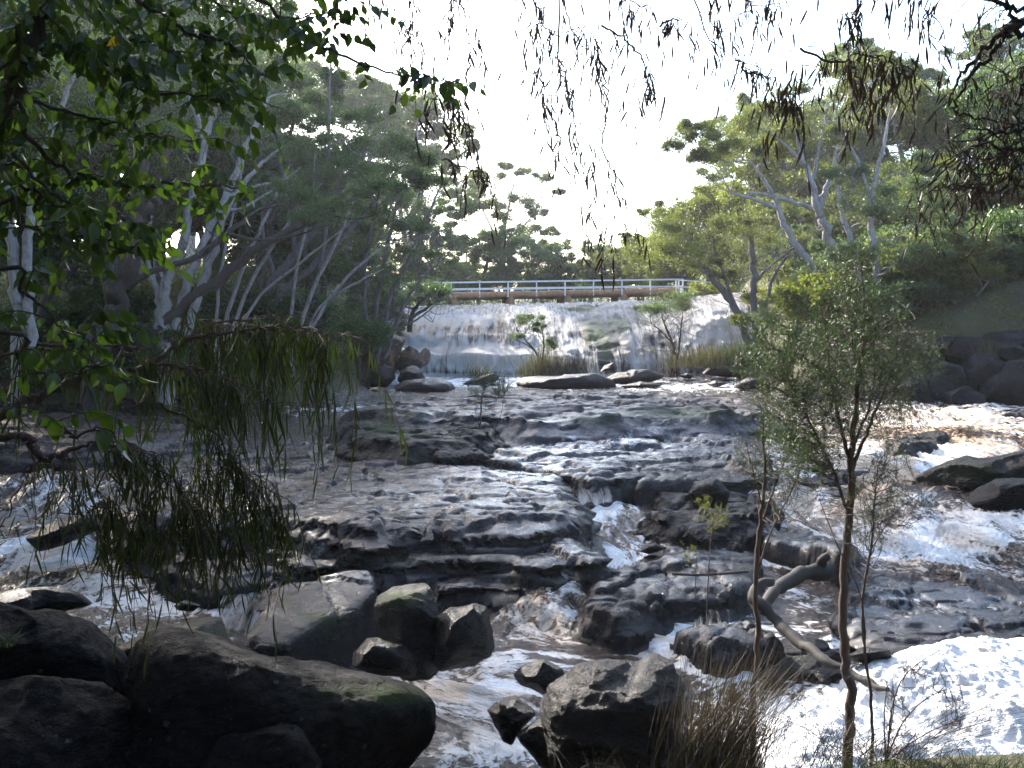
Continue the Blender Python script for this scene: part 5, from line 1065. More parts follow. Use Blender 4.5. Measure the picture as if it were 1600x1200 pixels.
for i, (u, y, h) in enumerate([(-20, 33.5, 1.8), (60, 34, 2.0), (140, 33.6, 1.7), (200, 35, 2.2), (290, 34, 1.6), (350, 36, 2.0), (420, 35, 1.7), (460, 37, 2.2), (520, 38, 1.8)]):
    slope_bush('dark', at_px(u, y), y, h, '%s from left of the rounded dark bushes along the left river edge' % ORD[i], 'bushes along the left river edge')

# ------------------------------------------------------------------ near branches with leaves one can pick out
LEAF_T = {}
def leaf_template(kind):
    if kind == 'broad':      # pointed oval, folded along the midrib and drooping at the tip; unit length along +X
        prof = [(0, .015), (.12, .14), (.35, .235), (.6, .2), (.82, .09), (1, 0)]
    else:
        prof = [(0, .01), (.2, .036), (.5, .045), (.8, .026), (1, 0)]
    V = []; Fq = []; Ft = []
    for i, (t, w) in enumerate(prof[:-1]):
        zc = -.16 * t * t; V += [(t, -w, zc + w * .45), (t, 0, zc), (t, w, zc + w * .45)]
    V.append((1, 0, -.16)); n = len(prof) - 1
    for i in range(n - 1):
        a = 3 * i; Fq += [[a, a + 1, a + 4, a + 3], [a + 1, a + 2, a + 5, a + 4]]
    a = 3 * (n - 1); Ft += [[a, a + 1, 3 * n], [a + 1, a + 2, 3 * n]]
    return np.array(V, float), np.array(Fq), np.array(Ft)
def frame_of(D, rg):
    D = unit(D); up = rg.normal(size=D.shape) * .5 + np.array([0, -1.0, .1]); Y_ = unit(np.cross(up, D)); Z_ = np.cross(D, Y_)
    return D, Y_, Z_
def put_leaves(root, origin, B, D, L, kind, mat, rg, nmax=300, wide=1.0, mat2=None):
    """the largest-looking leaves become single parts, the rest one joined part"""
    B = np.array(B); D = np.array(D); L = np.array(L); X_, Y_, Z_ = frame_of(D, rg)
    tip = B + X_ * L[:, None]; u0, v0 = proj(B[:, 0], B[:, 1], B[:, 2]); u1, v1 = proj(tip[:, 0], tip[:, 1], tip[:, 2])
    sz = np.hypot(u1 - u0, v1 - v0); vis = (np.minimum(u0, u1) < 1600) & (np.maximum(u0, u1) > 0) & (np.maximum(v0, v1) > 0) & (np.minimum(v0, v1) < 1200)
    sz = np.where(vis, sz, 0); order = np.argsort(-sz); single = order[:nmax]; single = single[sz[single] > 9]; rest = np.setdiff1d(np.arange(len(B)), single)
    V, Fq, Ft = leaf_template(kind)
    tmpl = mesh_np('leaf', V * [1, wide, 1], [Fq, Ft], M[mat], True); t2 = None
    if mat2: t2 = mesh_np('leaf', V * [1, wide, 1], [Fq, Ft], M[mat2], True)
    for i in single:
        m = Matrix(((X_[i][0], Y_[i][0], Z_[i][0]), (X_[i][1], Y_[i][1], Z_[i][1]), (X_[i][2], Y_[i][2], Z_[i][2]))).to_4x4()
        o = bpy.data.objects.new('leaf', t2 if (t2 and rg.random() < .012) else tmpl); COL.objects.link(o); o.parent = root
        o.matrix_basis = Matrix.Translation(Vector(B[i] - origin)) @ m @ Matrix.Scale(L[i], 4)
    if len(rest):
        r = rest; W = V * [1, wide, 1]
        P_ = (B[r][:, None] - origin) + L[r][:, None, None] * (W[None, :, :1] * X_[r][:, None] + W[None, :, 1:2] * Y_[r][:, None] + W[None, :, 2:3] * Z_[r][:, None])
        k = len(V); off = (np.arange(len(r)) * k)[:, None, None]
        me = mesh_np('leaves', P_.reshape(-1, 3), [(Fq[None] + off).reshape(-1, 4), (Ft[None] + off).reshape(-1, 3)], M[mat], True)
        link('leaves', me, root, kind='stuff')
class Near:
    """a near tree: trunk and limbs plus leafy twigs"""
    def __init__(s, name, label, cat, base, seed, bark):
        s.root = empty(name, base, label, cat); s.o = np.array(base, float); s.rg = np.random.default_rng(seed); s.tr = MB(); s.tw = MB(); s.bark = bark; s.B = []; s.D = []; s.L = []
    def limb(s, pts, r, k=8, wob=.0, thin=False):
        pts = spline(pts, k=6); rr = np.interp(np.linspace(0, 1, len(pts)), np.linspace(0, 1, len(r)), r)
        pts[1:-1] += s.rg.normal(size=(len(pts) - 2, 3)) * (rr[1:-1, None] * .35 + wob)
        (s.tw if thin else s.tr).tube(pts, rr, k); return pts
    def px(s, L, d, r, wob=.0, thin=False, start=None):
        d = d if hasattr(d, '__len__') else [d] * len(L)
        pts = [P(u, v, q) for (u, v), q in zip(L, d)]
        if start is not None: pts = [np.array(start)] + pts
        return s.limb(pts, r, 6, wob, thin)
    def broad(s, path, n, L0=.085, sl=.35, gap=.03, up=.0):
        rg = s.rg; L0 = L0 * .8; n = int(n * 1.15)
        for _ in range(n):
            i = rg.integers(1, len(path)); a = path[i]; dr = unit(rg.normal(size=3) * [1, .8, .55] + [0, 0, up]); L = sl * rg.uniform(.4, 1.15)
            pts = spline([a, a + dr * L * .5, a + dr * L + [0, 0, -L * .35]], 8); s.tw.tube(pts, np.linspace(.0035, .0012, 8), 3, cap=False)
            k = max(3, int(L / gap))
            for j, t in enumerate(np.linspace(.2, 1, k)):
                q = pts[min(7, int(t * 7))]; sd = unit(np.cross(dr, [0, 0, 1.0])) * (1 if j % 2 else -1)
                s.B.append(q); s.D.append(dr * .5 + sd * .6 + rg.normal(size=3) * .35 + [0, 0, -1.0]); s.L.append(L0 * rg.uniform(.55, 1.2))
    def droop(s, path, n, L0=.13, hang=.5, gap=.03, spread=.35, dens=1, tw=.0022, i0=1):
        rg = s.rg
        for _ in range(n):
            a = path[rg.integers(i0, len(path))] + rg.normal(size=3) * [.03, .05, .015]; dr = unit(rg.normal(size=3) * [1, .7, .45]); H = hang * rg.uniform(.2, 1.25)
            pts = spline([a, a + dr * H * .28 + [0, 0, -H * .1], a + dr * H * .42 + [0, 0, -H * .5], a + dr * H * .45 + rg.normal(size=3) * .03 + [0, 0, -H]], 10)
            s.tw.tube(pts, np.linspace(tw * 1.4, tw * .5, 10), 3, cap=False)
            k = max(3, int(H / gap))
            for t in np.linspace(.18, 1, k):
                if rg.random() > dens: continue
                q = pts[min(9, int(t * 9))]; s.B.append(q); s.D.append(rg.normal(size=3) * spread * [1, .8, .3] + [0, 0, -1.0]); s.L.append(L0 * rg.uniform(.6, 1.2))
    def done(s, kind, mat, wide=1.0, mat2=None, nmax=300):
        for nm, mb in (('trunk', s.tr), ('twigs', s.tw)):
            if mb.n: me = mb.mesh(nm, M[s.bark]); me.transform(Matrix.Translation(-Vector(s.o))); link(nm, me, s.root, kind='stuff' if nm == 'twigs' else None)
        put_leaves(s.root, s.o, s.B, s.D, s.L, kind, mat, s.rg, nmax, wide, mat2)

# broad leaved tree at the upper left
t = Near('broadleaf_tree', 'near tree with translucent green oval leaves filling the upper left of the view', 'tree', (-3.6, 3.4, 1.3), 41, 'bk_dark')
t.limb([(-3.6, 3.4, 1.2), (-3.3, 3.5, 2.6), P(-90, 330, 3.7), P(-20, 210, 3.8), P(25, 120, 3.8), P(55, 50, 3.8), P(100, -60, 3.8), P(130, -200, 3.8)], [.11, .09, .075, .045, .038, .034, .03, .02])
for L, d, r, n, LL in [
    ([(-30, 190), (40, 215), (100, 262), (180, 290), (270, 288), (340, 290), (400, 300)], [3.7, 3.8, 3.9, 4, 4, 4.1, 4.2], [.012, .008, .003], 34, .085),
    ([(30, 90), (90, 72), (150, 70), (210, 62), (280, 90)], 3.9, [.012, .007, .003], 26, .08),
    ([(60, 30), (120, 60), (180, 110), (240, 145), (310, 150), (350, 165)], 4.0, [.01, .007, .003], 30, .08),
    ([(-40, 280), (40, 290), (110, 330), (170, 352), (200, 358)], 3.8, [.01, .007, .003], 20, .085),
    ([(-40, 330), (30, 350), (90, 372), (150, 362)], 3.6, [.01, .007, .003], 12, .085),
    ([(140, -40), (230, 10), (290, 48), (340, 60), (380, 90), (420, 120)], 4.2, [.012, .008, .003], 28, .08),
    ([(360, -40), (420, 15), (480, 58), (540, 88), (600, 112), (660, 122), (705, 128)], 4.4, [.01, .006, .002], 16, .085),
    ([(20, 240), (80, 300), (130, 330), (180, 390), (230, 372)], 3.7, [.008, .006, .002], 12, .085),
    ([(-20, 120), (20, 60), (60, 10), (120, -30)], 3.6, [.008, .005, .003], 16, .08),
    ([(-60, 100), (0, 130), (60, 160), (130, 180), (200, 200), (260, 215), (300, 222)], 4.1, [.01, .007, .003], 30, .08),
    ([(120, 10), (190, 40), (250, 80), (330, 110), (390, 150), (440, 170)], 4.5, [.009, .006, .002], 22, .075),
    ([(300, -30), (360, 20), (420, 40), (500, 20), (560, 40)], 4.6, [.008, .005, .002], 16, .08),
    ([(-40, 430), (30, 455), (70, 480), (100, 520), (120, 560)], 3.2, [.01, .006, .002], 7, .085),
    ([(-40, 520), (30, 560), (90, 590), (150, 570), (185, 565)], 3.0, [.01, .006, .002], 6, .085),
    ([(60, 660), (110, 680), (160, 668), (185, 690)], 3.0, [.006, .004, .002], 3, .085)]:
    p_ = t.px(L, d, r, .004, True, start=(-3.25, 3.5, 3.0) if L[0][0] < 0 else None); t.broad(p_[4 if L[0][0] < 0 else 0:], n, LL, .30)
# leaves hanging at the tip of the long high branch
p_ = t.px([(640, 120), (668, 118), (690, 135), (715, 125)], 4.3, [.003, .002, .0015], 0, True); t.broad(p_, 6, .085, .12)
t.done('broad', 'lf_broad', 1.15, 'lf_rust')

# peppermint with hanging narrow leaves, left middle
t = Near('peppermint_tree', 'near weeping tree with long narrow leaves drooping over the river at left', 'tree', (-3.2, 3.6, 1.2), 42, 'bk_brown')
t.limb([(-3.2, 3.6, 1.1), (-3.0, 3.7, 2.0), (-2.9, 3.8, 2.9), (-3.1, 3.9, 4.2)], [.1, .085, .07, .04])
t.px([(-60, 665), (0, 650), (60, 620), (130, 588), (200, 580), (240, 565), (290, 532), (370, 517), (470, 517), (520, 530), (545, 545)], [3.8, 3.8, 3.9, 4, 4, 4.1, 4.2, 4.3, 4.4, 4.4, 4.4], [.03, .026, .022, .018, .014, .011, .009, .007, .005, .004, .002], .004, False, start=(-2.9, 3.8, 2.8))
A1 = t.px([(290, 532), (370, 517), (450, 510), (500, 520), (545, 540)], 4.3, [.006, .005, .002], .004, True)
A2 = t.px([(235, 568), (300, 575), (345, 590), (400, 610), (440, 640)], 4.0, [.006, .004, .002], .004, True)
A3 = t.px([(190, 622), (250, 635), (300, 655), (340, 685), (372, 730), (410, 775), (425, 830)], 4.0, [.008, .006, .002], .004, True, start=P(130, 588, 4.0))
A4 = t.px([(-50, 680), (0, 684), (45, 682), (52, 700), (70, 716), (105, 705), (140, 690)], 3.6, [.018, .016, .015, .014, .012, .01, .006], .002, False, start=(-2.9, 3.8, 2.7))
A5 = t.px([(140, 690), (190, 702), (240, 725), (280, 760), (300, 800)], 3.8, [.006, .005, .002], .004, True)
A10 = t.px([(300, 800), (340, 830), (370, 860)], 3.8, [.003, .002, .001], .004, True); t.droop(A10, 26, .11, .25, .026, .3)
A11 = t.px([(140, 790), (200, 800), (250, 830)], 3.7, [.003, .002, .001], .004, True); t.droop(A11, 16, .11, .3, .026, .3)
A6 = t.px([(70, 716), (40, 740), (20, 780), (0, 830), (-20, 860)], 3.6, [.004, .003, .001], .006, True)
A7 = t.px([(290, 532), (330, 505), (400, 498), (470, 495)], 4.4, [.005, .004, .002], .004, True)
A8 = t.px([(105, 705), (100, 740), (130, 790), (170, 820)], 3.7, [.004, .003, .001], .006, True)
A9 = t.px([(0, 560), (80, 540), (160, 535), (230, 545)], 3.9, [.008, .006, .003], .006, True, start=(-2.9, 3.8, 2.9))
t.droop(A1, 60, .12, .40, .028, .2); t.droop(A7, 22, .12, .3, .03, .25); t.droop(A2, 34, .12, .28, .03, .25); t.droop(A3[:30], 16, .11, .22, .03, .3, i0=8); t.droop(A3[24:], 60, .11, .26, .026, .3)
t.droop(A5, 54, .11, .36, .026, .3, i0=4); t.droop(A8, 16, .11, .36, .03, .3); t.droop(A9, 26, .12, .45, .03, .3); t.droop(A4, 5, .1, .3, .04, .4, i0=24); t.droop(A6, 8, .08, .2, .05, .4)
t.done('narrow', 'lf_narrow', .7)

# overhead branches hanging into the top of the view
t = Near('overhanging_tree', 'near tree overhead whose thin leafy twigs hang into the top of the sky', 'tree', (3.2, 2.2, 1.5), 43, 'bk_dark')
tr = t.limb([(3.2, 2.2, 1.4), (3.1, 2.5, 3.2), (2.9, 3.0, 5.0), (2.6, 3.6, 6.6)], [.13, .11, .09, .05])
over = t.limb([(2.95, 2.9, 4.8), (2.0, 4.2, 5.5), P(1200, -120, 5.2), P(900, -110, 5.6), P(640, -100, 5.8), P(480, -120, 6)], [.05, .04, .03, .02, .012, .006])
for L, d, n, hg, ds_ in [
    ([(640, -100), (640, 20), (640, 60)], 5.6, 8, .25, .8), ([(700, -100), (715, -20), (730, 40), (740, 80)], 5.6, 12, .35, .8), ([(590, -100), (600, -20), (610, 20)], 5.6, 8, .3, .7),
    ([(700, 130), (705, 160), (712, 210)], 4.6, 12, .22, .8), ([(735, 80), (728, 140), (735, 200), (745, 250), (748, 300)], 5.3, 8, .2, .45), ([(690, 250), (730, 262), (748, 268)], 5.3, 7, .28, .6),
    ([(820, -100), (835, 0), (848, 40), (870, 55), (900, 45), (935, 40)], 5.4, 16, .22, .8), ([(880, -60), (885, 20), (905, 70), (920, 80)], 5.4, 8, .2, .7), ([(950, -100), (970, -20), (1000, 10), (1030, 5)], 5.4, 10, .25, .7),
    ([(870, -80), (872, 80), (885, 130), (900, 200), (905, 240), (910, 270), (925, 330), (945, 370)], 5.2, 26, .2, .6), ([(930, 60), (940, 110), (950, 160), (942, 230), (960, 280), (975, 350), (985, 370)], 5.3, 20, .2, .6),
    ([(845, 110), (850, 150), (865, 190), (880, 230)], 5.2, 10, .18, .7), ([(940, 40), (975, 60), (1000, 90), (1012, 130), (1015, 150)], 5.3, 12, .18, .7), ([(1030, 40), (1050, 30), (1070, 30)], 5.2, 6, .2, .8),
    ([(1100, -100), (1110, 20), (1120, 50)], 5, 6, .2, .7), ([(1130, -100), (1160, -20), (1180, 10), (1220, 5)], 5, 16, .2, .9), ([(1150, 90), (1165, 110), (1190, 120), (1210, 130)], 4.8, 12, .22, .7, ),
    ([(1060, -80), (1110, 60), (1150, 90)], 5, 3, .1, .4), ([(1330, -60), (1345, 0), (1330, 30)], 4.6, 12, .18, .7), ([(1400, -60), (1450, 0), (1440, 30)], 4.6, 14, .18, .9), ([(1250, 75), (1300, 95), (1350, 85), (1390, 95), (1405, 110)], 4.6, 22, .2, .7),
    ([(1330, 95), (1345, 130), (1350, 170)], 4.6, 12, .2, .7), ([(1345, 20), (1340, 60), (1345, 90)], 4.6, 4, .12, .4), ([(1240, 110), (1230, 150), (1250, 170)], 4.7, 12, .2, .7), ([(1390, 90), (1398, 130), (1395, 150)], 4.6, 8, .16, .7)]:
    st_ = over[np.argmin(np.abs(proj(over[:, 0], over[:, 1], over[:, 2])[0] - L[0][0]))] if L[0][1] < -20 else None
    p_ = t.px(L, d, [.006, .0045, .002], .006, True, start=st_); t.droop(p_, int(n * 1.6), .078, hg, .032, .30, ds_, .0024, i0=(6 if st_ is not None else 1))
t.done('narrow', 'lf_twig', 1.5)

# dark twisted branches at the right edge
t = Near('twisted_tree', 'near tree at right with dark twisted branches and bare curling twigs against the sky', 'tree', (3.4, 3.4, 1.4), 44, 'bk_dark')
t.limb([(3.4, 3.4, 1.3), (3.2, 3.6, 2.8), (3.0, 3.9, 4.0), P(1660, 90, 4.2), P(1640, -10, 4.2), P(1600, -120, 4.2)], [.1, .085, .07, .045, .035, .02])
for L, r in [([(1650, 40), (1590, 35), (1560, 55), (1525, 95), (1500, 120), (1485, 150), (1478, 175)], [.02, .014, .009, .005, .002]), ([(1590, 30), (1570, 60), (1545, 90), (1510, 130), (1490, 170), (1500, 178), (1540, 185), (1600, 200)], [.014, .01, .006, .004, .002]),
             ([(1660, 60), (1600, 55), (1580, 30), (1570, -20)], [.016, .012, .01, .006]), ([(1480, -60), (1530, -10), (1575, 10), (1620, 20)], [.006, .008, .009, .01]),
             ([(1660, 120), (1600, 130), (1590, 180), (1598, 240)], [.01, .008, .006, .004]), ([(1660, 180), (1600, 200), (1560, 205), (1520, 200), (1490, 215)], [.012, .008, .006, .003, .002]), ([(1660, 230), (1590, 235), (1540, 225), (1500, 240), (1460, 262)], [.012, .008, .005, .003, .002]),
             ([(1660, 200), (1600, 215), (1560, 250), (1545, 290), (1520, 270), (1530, 240)], [.008, .006, .004, .003, .002]), ([(1640, 240), (1590, 260), (1560, 300), (1500, 290), (1450, 300), (1438, 330), (1455, 355)], [.007, .005, .003, .002, .0015])]:
    p_ = t.px(L, 4.1, r, .003)
    for _ in range(7):
        a = p_[t.rg.integers(2, len(p_))]; dr = unit(t.rg.normal(size=3) * [1, .5, .6] + [-.5, 0, -.3]); L_ = t.rg.uniform(.1, .32)
        q = spline([a, a + dr * L_ * .5 + [0, 0, -.02], a + dr * L_ * .8 + [0, 0, -L_ * .5], a + dr * L_ * .6 + [0, 0, -L_ * .9]], 10); t.tw.tube(q, np.linspace(.0026, .001, 10), 3, cap=False)
        if t.rg.random() < .8: t.droop(q, 2, .06, .1, .03, .5, .8, .001)
p_ = t.px([(1560, 205), (1500, 250), (1440, 300), (1445, 350)], 4.2, [.004, .003, .001], .006, True); t.droop(p_, 20, .06, .12, .03, .5, .8, .0012)
for L in ([(1600, 190), (1550, 210), (1480, 220)], [(1620, 240), (1570, 245), (1500, 250)], [(1620, 100), (1590, 110), (1580, 160)], [(1620, 300), (1560, 270), (1500, 290)]):
    p_ = t.px(L, 4.2, [.006, .004, .002], .008, True); t.droop(p_, 24, .07, .2, .03, .6, .8, .0014)
t.done('narrow', 'lf_twig', 1.2)

# unseen crowns added above the view to block sky and darken near rocks
def shade_crown(o_name, clumps, mat, seed):
    root = [q for q in COL.objects if q.name == o_name][0]; rg = np.random.default_rng(seed); o = np.array(root.location); mb = MB(); tw = MB()
    cl = [((x, y, z), r, r, r * .55) for x, y, z, r in clumps]
    for (c, r, _, _) in cl:
        a = np.array([root.location.x, root.location.y + .3, root.location.z + 3.2]); c = np.array(c); mb.tube(spline([a, a + (c - a) * .5 + [0, 0, .5], c], 10) - o, np.linspace(.07, .02, 10), 6)
    link('crown', crown_mesh('crown', cl, mat, rg, .11, .3, 40, .75, .3, None, origin=o), root)
    link('shade_crown_limbs', mb.mesh('shade_crown_limbs', M['bk_dark']), root, kind='stuff')
shade_crown('overhanging_tree', [(2.5, 5, 7.6, 2.3), (.5, 6.5, 8.3, 2.4), (3.5, 8.3, 9.4, 2.5), (-.6, 3, 7.2, 2.2), (1, 10.4, 10.2, 2.6), (1.5, 0, 7, 2.4), (4.5, 2, 7, 2.4)], 'lf_dark', 400)
shade_crown('broadleaf_tree', [(-3.4, 4.2, 7.3, 2.2), (-4.8, 7, 8.6, 2.5), (-2.6, 8.8, 9.6, 2.4), (-5.6, 10.4, 10.3, 2.7), (-3, .5, 6.8, 2.4), (-6, 3, 7.4, 2.4)], 'lf_dark', 401)
shade_crown('twisted_tree', [(5.4, 5.5, 8.2, 2.4), (6, 9.5, 9.8, 2.6), (7.5, 13, 11.4, 2.8), (6.5, 1.5, 7.4, 2.5)], 'lf_dark', 402)

# ------------------------------------------------------------------ feathery saplings in the right foreground
def feather(name, label, d, stems, sprays, seed, mat='lf_needle', nl=.02, bark='bk_brown', down=.0, dsd=.35, per=34, cat='sapling', sl=.16, mult=1.0):
    rg = np.random.default_rng(seed); mb = MB(); tw = MB(); nodes = []; s = d / F; C = []; D = []
    p0 = None
    for st in stems:
        pts = np.array([P(q[0], q[1], d + (q[3] if len(q) > 3 else 0)) for q in st]); rad = [q[2] * s * .72 for q in st]
        sp_ = spline(pts, k=6); rr = np.interp(np.linspace(0, len(pts) - 1, len(sp_)), range(len(pts)), rad)
        if p0 is None:
            g = float(Tz(sp_[0][0], sp_[0][1])); p0 = np.array([sp_[0][0], sp_[0][1], g])
            if g < sp_[0][2]: sp_ = np.vstack([[sp_[0][0], sp_[0][1], g - .1], sp_]); rr = np.r_[rr[0] * 1.1, rr]
        sp_[1:-1] += rg.normal(size=(len(sp_) - 2, 3)) * rr[1:-1, None] * .3
        mb.tube(sp_, rr, 8); nodes += [(a, b) for a, b in zip(sp_[2:], rr[2:])]
    NP = np.array([q[0] for q in nodes])
    for (u, v, ru, rv, n, dn) in sprays:
        for _ in range(int(n * mult)):
            a = rg.uniform(0, 6.28); q = math.sqrt(rg.random()); c = P(u + ru * q * math.cos(a), v + rv * q * math.sin(a), d + rg.normal() * dsd)
            dist = np.linalg.norm(NP - c, axis=1) + .8 * np.maximum(0, NP[:, 2] - c[2] + (0 if dn > .5 else .15)); b = NP[np.argmin(dist)]
            e = c + rg.normal(size=3) * .03; mid = b + (e - b) * .5 + [0, 0, -.04 * (1 - dn)] + rg.normal(size=3) * .03
            q_ = spline([b, mid, e], 8); tw.tube(q_, np.linspace(.0035, .0012, 8), 3, cap=False)
            dr0 = unit(e - b)
            for k in range(4):
                dr = unit(dr0 * .7 * (1 - dn * .6) + rg.normal(size=3) * .55 + [0, 0, .45 * (1 - dn) - 1.5 * dn]); L = sl * rg.uniform(.5, 1.2) * (1 + dn * .6); o = q_[7 - k]
                tp = o + dr * L + [0, 0, -.02 - .1 * dn * L]; tw.tube([o, (o + tp) / 2 + [0, 0, .01], tp], [.0014, .001, .0006], 3, cap=False)
                t_ = rg.uniform(.05, 1, per)[:, None]; C.append(o + (tp - o) * t_ + rg.normal(size=(per, 3)) * .003); D.append(dr * .8 + rg.normal(size=(per, 3)) * .65)
    C = np.concatenate(C); D = unit(np.concatenate(D)); n = len(C); L = nl * rg.uniform(.6, 1.3, n)
    V, Fq = leaf_quads(C + D * L[:, None] / 2, D, L, L * .12, rg)
    root = empty(name, p0, label, cat)
    for nm, me in (('trunk', mb.mesh('trunk', M[bark])), ('twigs', tw.mesh('twigs', M[bark])), ('foliage', mesh_np('foliage', V, [Fq], M[mat], False))):
        me.transform(Matrix.Translation(-Vector(p0))); link(nm, me, root, kind=None if nm == 'trunk' else 'stuff')
feather('sapling', 'tall feathery green sapling with one dark trunk in the right foreground', 7.0,
    [[(1325, 1165, 12), (1330, 1090, 11), (1318, 1020, 10), (1320, 900, 9.5), (1328, 800, 9), (1330, 720, 8), (1336, 650, 6), (1345, 560, 4.5), (1350, 480, 3), (1345, 410, 2)],
     [(1328, 720, 5), (1312, 660, 4), (1298, 590, 3), (1290, 520, 2), (1280, 470, 1.5)], [(1330, 740, 5), (1352, 680, 4), (1378, 620, 3), (1400, 560, 2), (1420, 520, 1.2)], [(1326, 800, 4), (1300, 730, 3), (1270, 670, 2.2), (1245, 620, 1.4), (1220, 570, 1)],
     [(1340, 600, 3), (1330, 520, 2), (1320, 450, 1.5), (1325, 390, 1)], [(1332, 700, 3.5), (1360, 630, 2.5), (1368, 560, 2)], [(1345, 560, 2.5), (1385, 510, 1.6), (1430, 500, 1)], [(1300, 600, 2.5), (1260, 560, 1.6), (1210, 545, 1)]],
    [(1325, 420, 18, 46, 26, 0), (1320, 500, 56, 44, 44, 0), (1235, 560, 66, 46, 80, 0), (1310, 560, 70, 50, 80, 0), (1190, 570, 40, 40, 36, 0), (1195, 500, 26, 20, 10, 0), (1262, 650, 64, 60, 76, .1), (1340, 620, 60, 50, 60, .1), (1400, 560, 46, 30, 40, .2),
     (1440, 530, 34, 20, 22, .9), (1400, 620, 30, 40, 22, .9), (1250, 720, 40, 50, 30, .2), (1220, 640, 34, 50, 30, .2), (1375, 500, 36, 40, 28, 0), (1345, 470, 30, 50, 24, 0), (1290, 700, 50, 30, 22, 0)], 71, per=30, mult=.8, nl=.026)
feather('sapling', 'thin stemmed sapling with sparse feathery twigs left of the tall feathery one', 7.4,
    [[(1178, 1075, 7), (1185, 1000, 6.5), (1180, 930, 6), (1184, 860, 5.5), (1190, 800, 4.5), (1196, 740, 3.5), (1192, 680, 2.5), (1198, 620, 1.5)], [(1184, 850, 3), (1200, 790, 2.5), (1222, 730, 1.8), (1240, 690, 1)], [(1182, 900, 2.5), (1205, 830, 2), (1240, 760, 1.5), (1262, 700, 1)], [(1190, 790, 2), (1175, 730, 1.5), (1165, 690, 1)]],
    [(1210, 740, 40, 50, 24, .1), (1240, 700, 30, 40, 20, .1), (1180, 700, 30, 40, 14, .1), (1200, 640, 26, 40, 14, 0), (1250, 770, 26, 30, 10, .1)], 72, mat='lf_needle', per=20)
feather('sapling', 'very thin sapling with wispy green tips just right of the tall trunk', 6.6,
    [[(1362, 1190, 4), (1362, 1100, 3.6), (1350, 1010, 3.4), (1348, 930, 3), (1362, 850, 2.4), (1366, 790, 1.8), (1372, 730, 1)], [(1352, 1000, 2), (1344, 930, 1.5), (1308, 850, 1.2), (1280, 780, .8)], [(1360, 860, 1.4), (1400, 800, 1), (1440, 770, .7)]],
    [(1370, 770, 36, 50, 34, .1), (1360, 820, 30, 26, 16, .1), (1410, 790, 30, 20, 10, .1), (1390, 720, 26, 30, 12, .1)], 73, per=24)
feather('sapling', 'little bright green sprig rising from the slab between chute and thin stem', 11.5,
    [[(1104, 952, 1.5), (1107, 900, 1.3), (1110, 850, 1.1), (1114, 810, .9), (1106, 775, .5)], [(1086, 930, 1), (1088, 880, .8), (1090, 850, .5)]], [(1118, 808, 16, 16, 18, 0), (1104, 786, 8, 10, 8, 0), (1085, 860, 16, 16, 6, 0)], 74, mat='lf_lime', per=18, sl=.1, dsd=.06)

feather('sapling', 'thin sapling with a green tuft growing from the rock in midstream', 22.5,
    [[(749, 722, 3.0), (746, 700, 2.6), (750, 665, 2.0), (752, 630, 1.5), (757, 600, .8)], [(749, 708, 1.5), (765, 690, 1.1), (772, 665, .6)], [(750, 670, 1.1), (742, 640, .7)], [(765, 690, .9), (782, 650, .6), (788, 615, .4)]],
    [(762, 600, 26, 13, 30, 0), (785, 608, 16, 14, 16, 0), (745, 610, 14, 12, 12, 0), (775, 590, 16, 8, 12, 0), (752, 632, 10, 8, 6, 0)], 76, per=12, sl=.22, dsd=.15, nl=.05)
feather('sapling', 'second short sapling with dark tuft behind the midstream sapling', 30, [[(776, 652, 1.4), (780, 635, 1.1), (786, 618, .8)]], [(786, 606, 16, 10, 14, 0), (775, 612, 12, 8, 8, 0)], 77, per=10, sl=.25, dsd=.15, nl=.06)

# grasses and sedges
def blades(mb, c, n, L, w, lean, rg, sx=.12, sy=.12, spread=.35, curve=.5, tilt=(0, 0)):
    for _ in range(n):
        b = np.asarray(c) + rg.normal(size=3) * [sx, sy, 0]; l = L * rg.uniform(.45, 1.15); d = rg.normal(size=2) * spread + tilt
        pts = []
        for k in range(5):
            t = k / 4; pts.append(b + np.array([d[0] * l * (t * .6 + curve * t * t), d[1] * l * (t * .6 + curve * t * t), l * t * (1 - .35 * curve * t * np.hypot(*d))]))
        pts = np.array(pts); sd = unit(np.cross(pts[-1] - pts[0], rg.normal(size=3)))
        ww = w * np.array([1, .95, .8, .5, .05])[:, None]; V = np.stack([pts - sd * ww, pts + sd * ww], 1).reshape(-1, 3)
        mb.add(V, [[2 * k, 2 * k + 1, 2 * k + 3, 2 * k + 2] for k in range(4)])
def tussock(label, c, n, L, w, seed, mat, sx=.12, sy=.12, spread=.35, curve=.5, tilt=(0, 0), name='grass_tussock', cat='grass', group=None):
    rg = np.random.default_rng(seed); mb = MB(); blades(mb, (0, 0, 0), n, L, w, 0, rg, sx, sy, spread, curve, tilt)
    o = link(name, mb.mesh(name, M[mat], False), label=label, cat=cat, group=group, loc=c); return o
def gp(u, v, d): q = P(u, v, d); return q
tussock('big brown tussock of sedge leaning right beside the round wrinkled boulder', gp(1110, 1215, 6.6), 800, .85, .0024, 81, 'grass_brown', .16, .12, .22, .5, (.28, 0))
tussock('small green and brown grass tuft under the tall feathery sapling', gp(1340, 1190, 6.3), 260, .38, .002, 82, 'grass_brown', .3, .1, .6, .7, (.3, 0))
tussock('low mossy green grass spreading along the bottom right edge', gp(1470, 1222, 6.0), 1200, .17, .002, 83, 'grass_green', .45, .12, .5, .6, (.1, 0))
tussock('long thin grass stalks arching left over the foam at the bottom', gp(1330, 1200, 6.2), 60, .9, .0014, 84, 'grass_brown', .15, .1, .35, .9, (-.75, 0))
tussock('long thin grass stalks arching right over the foam heap', gp(1400, 1200, 6.2), 60, .95, .0014, 85, 'grass_brown', .15, .1, .3, .8, (.9, 0))
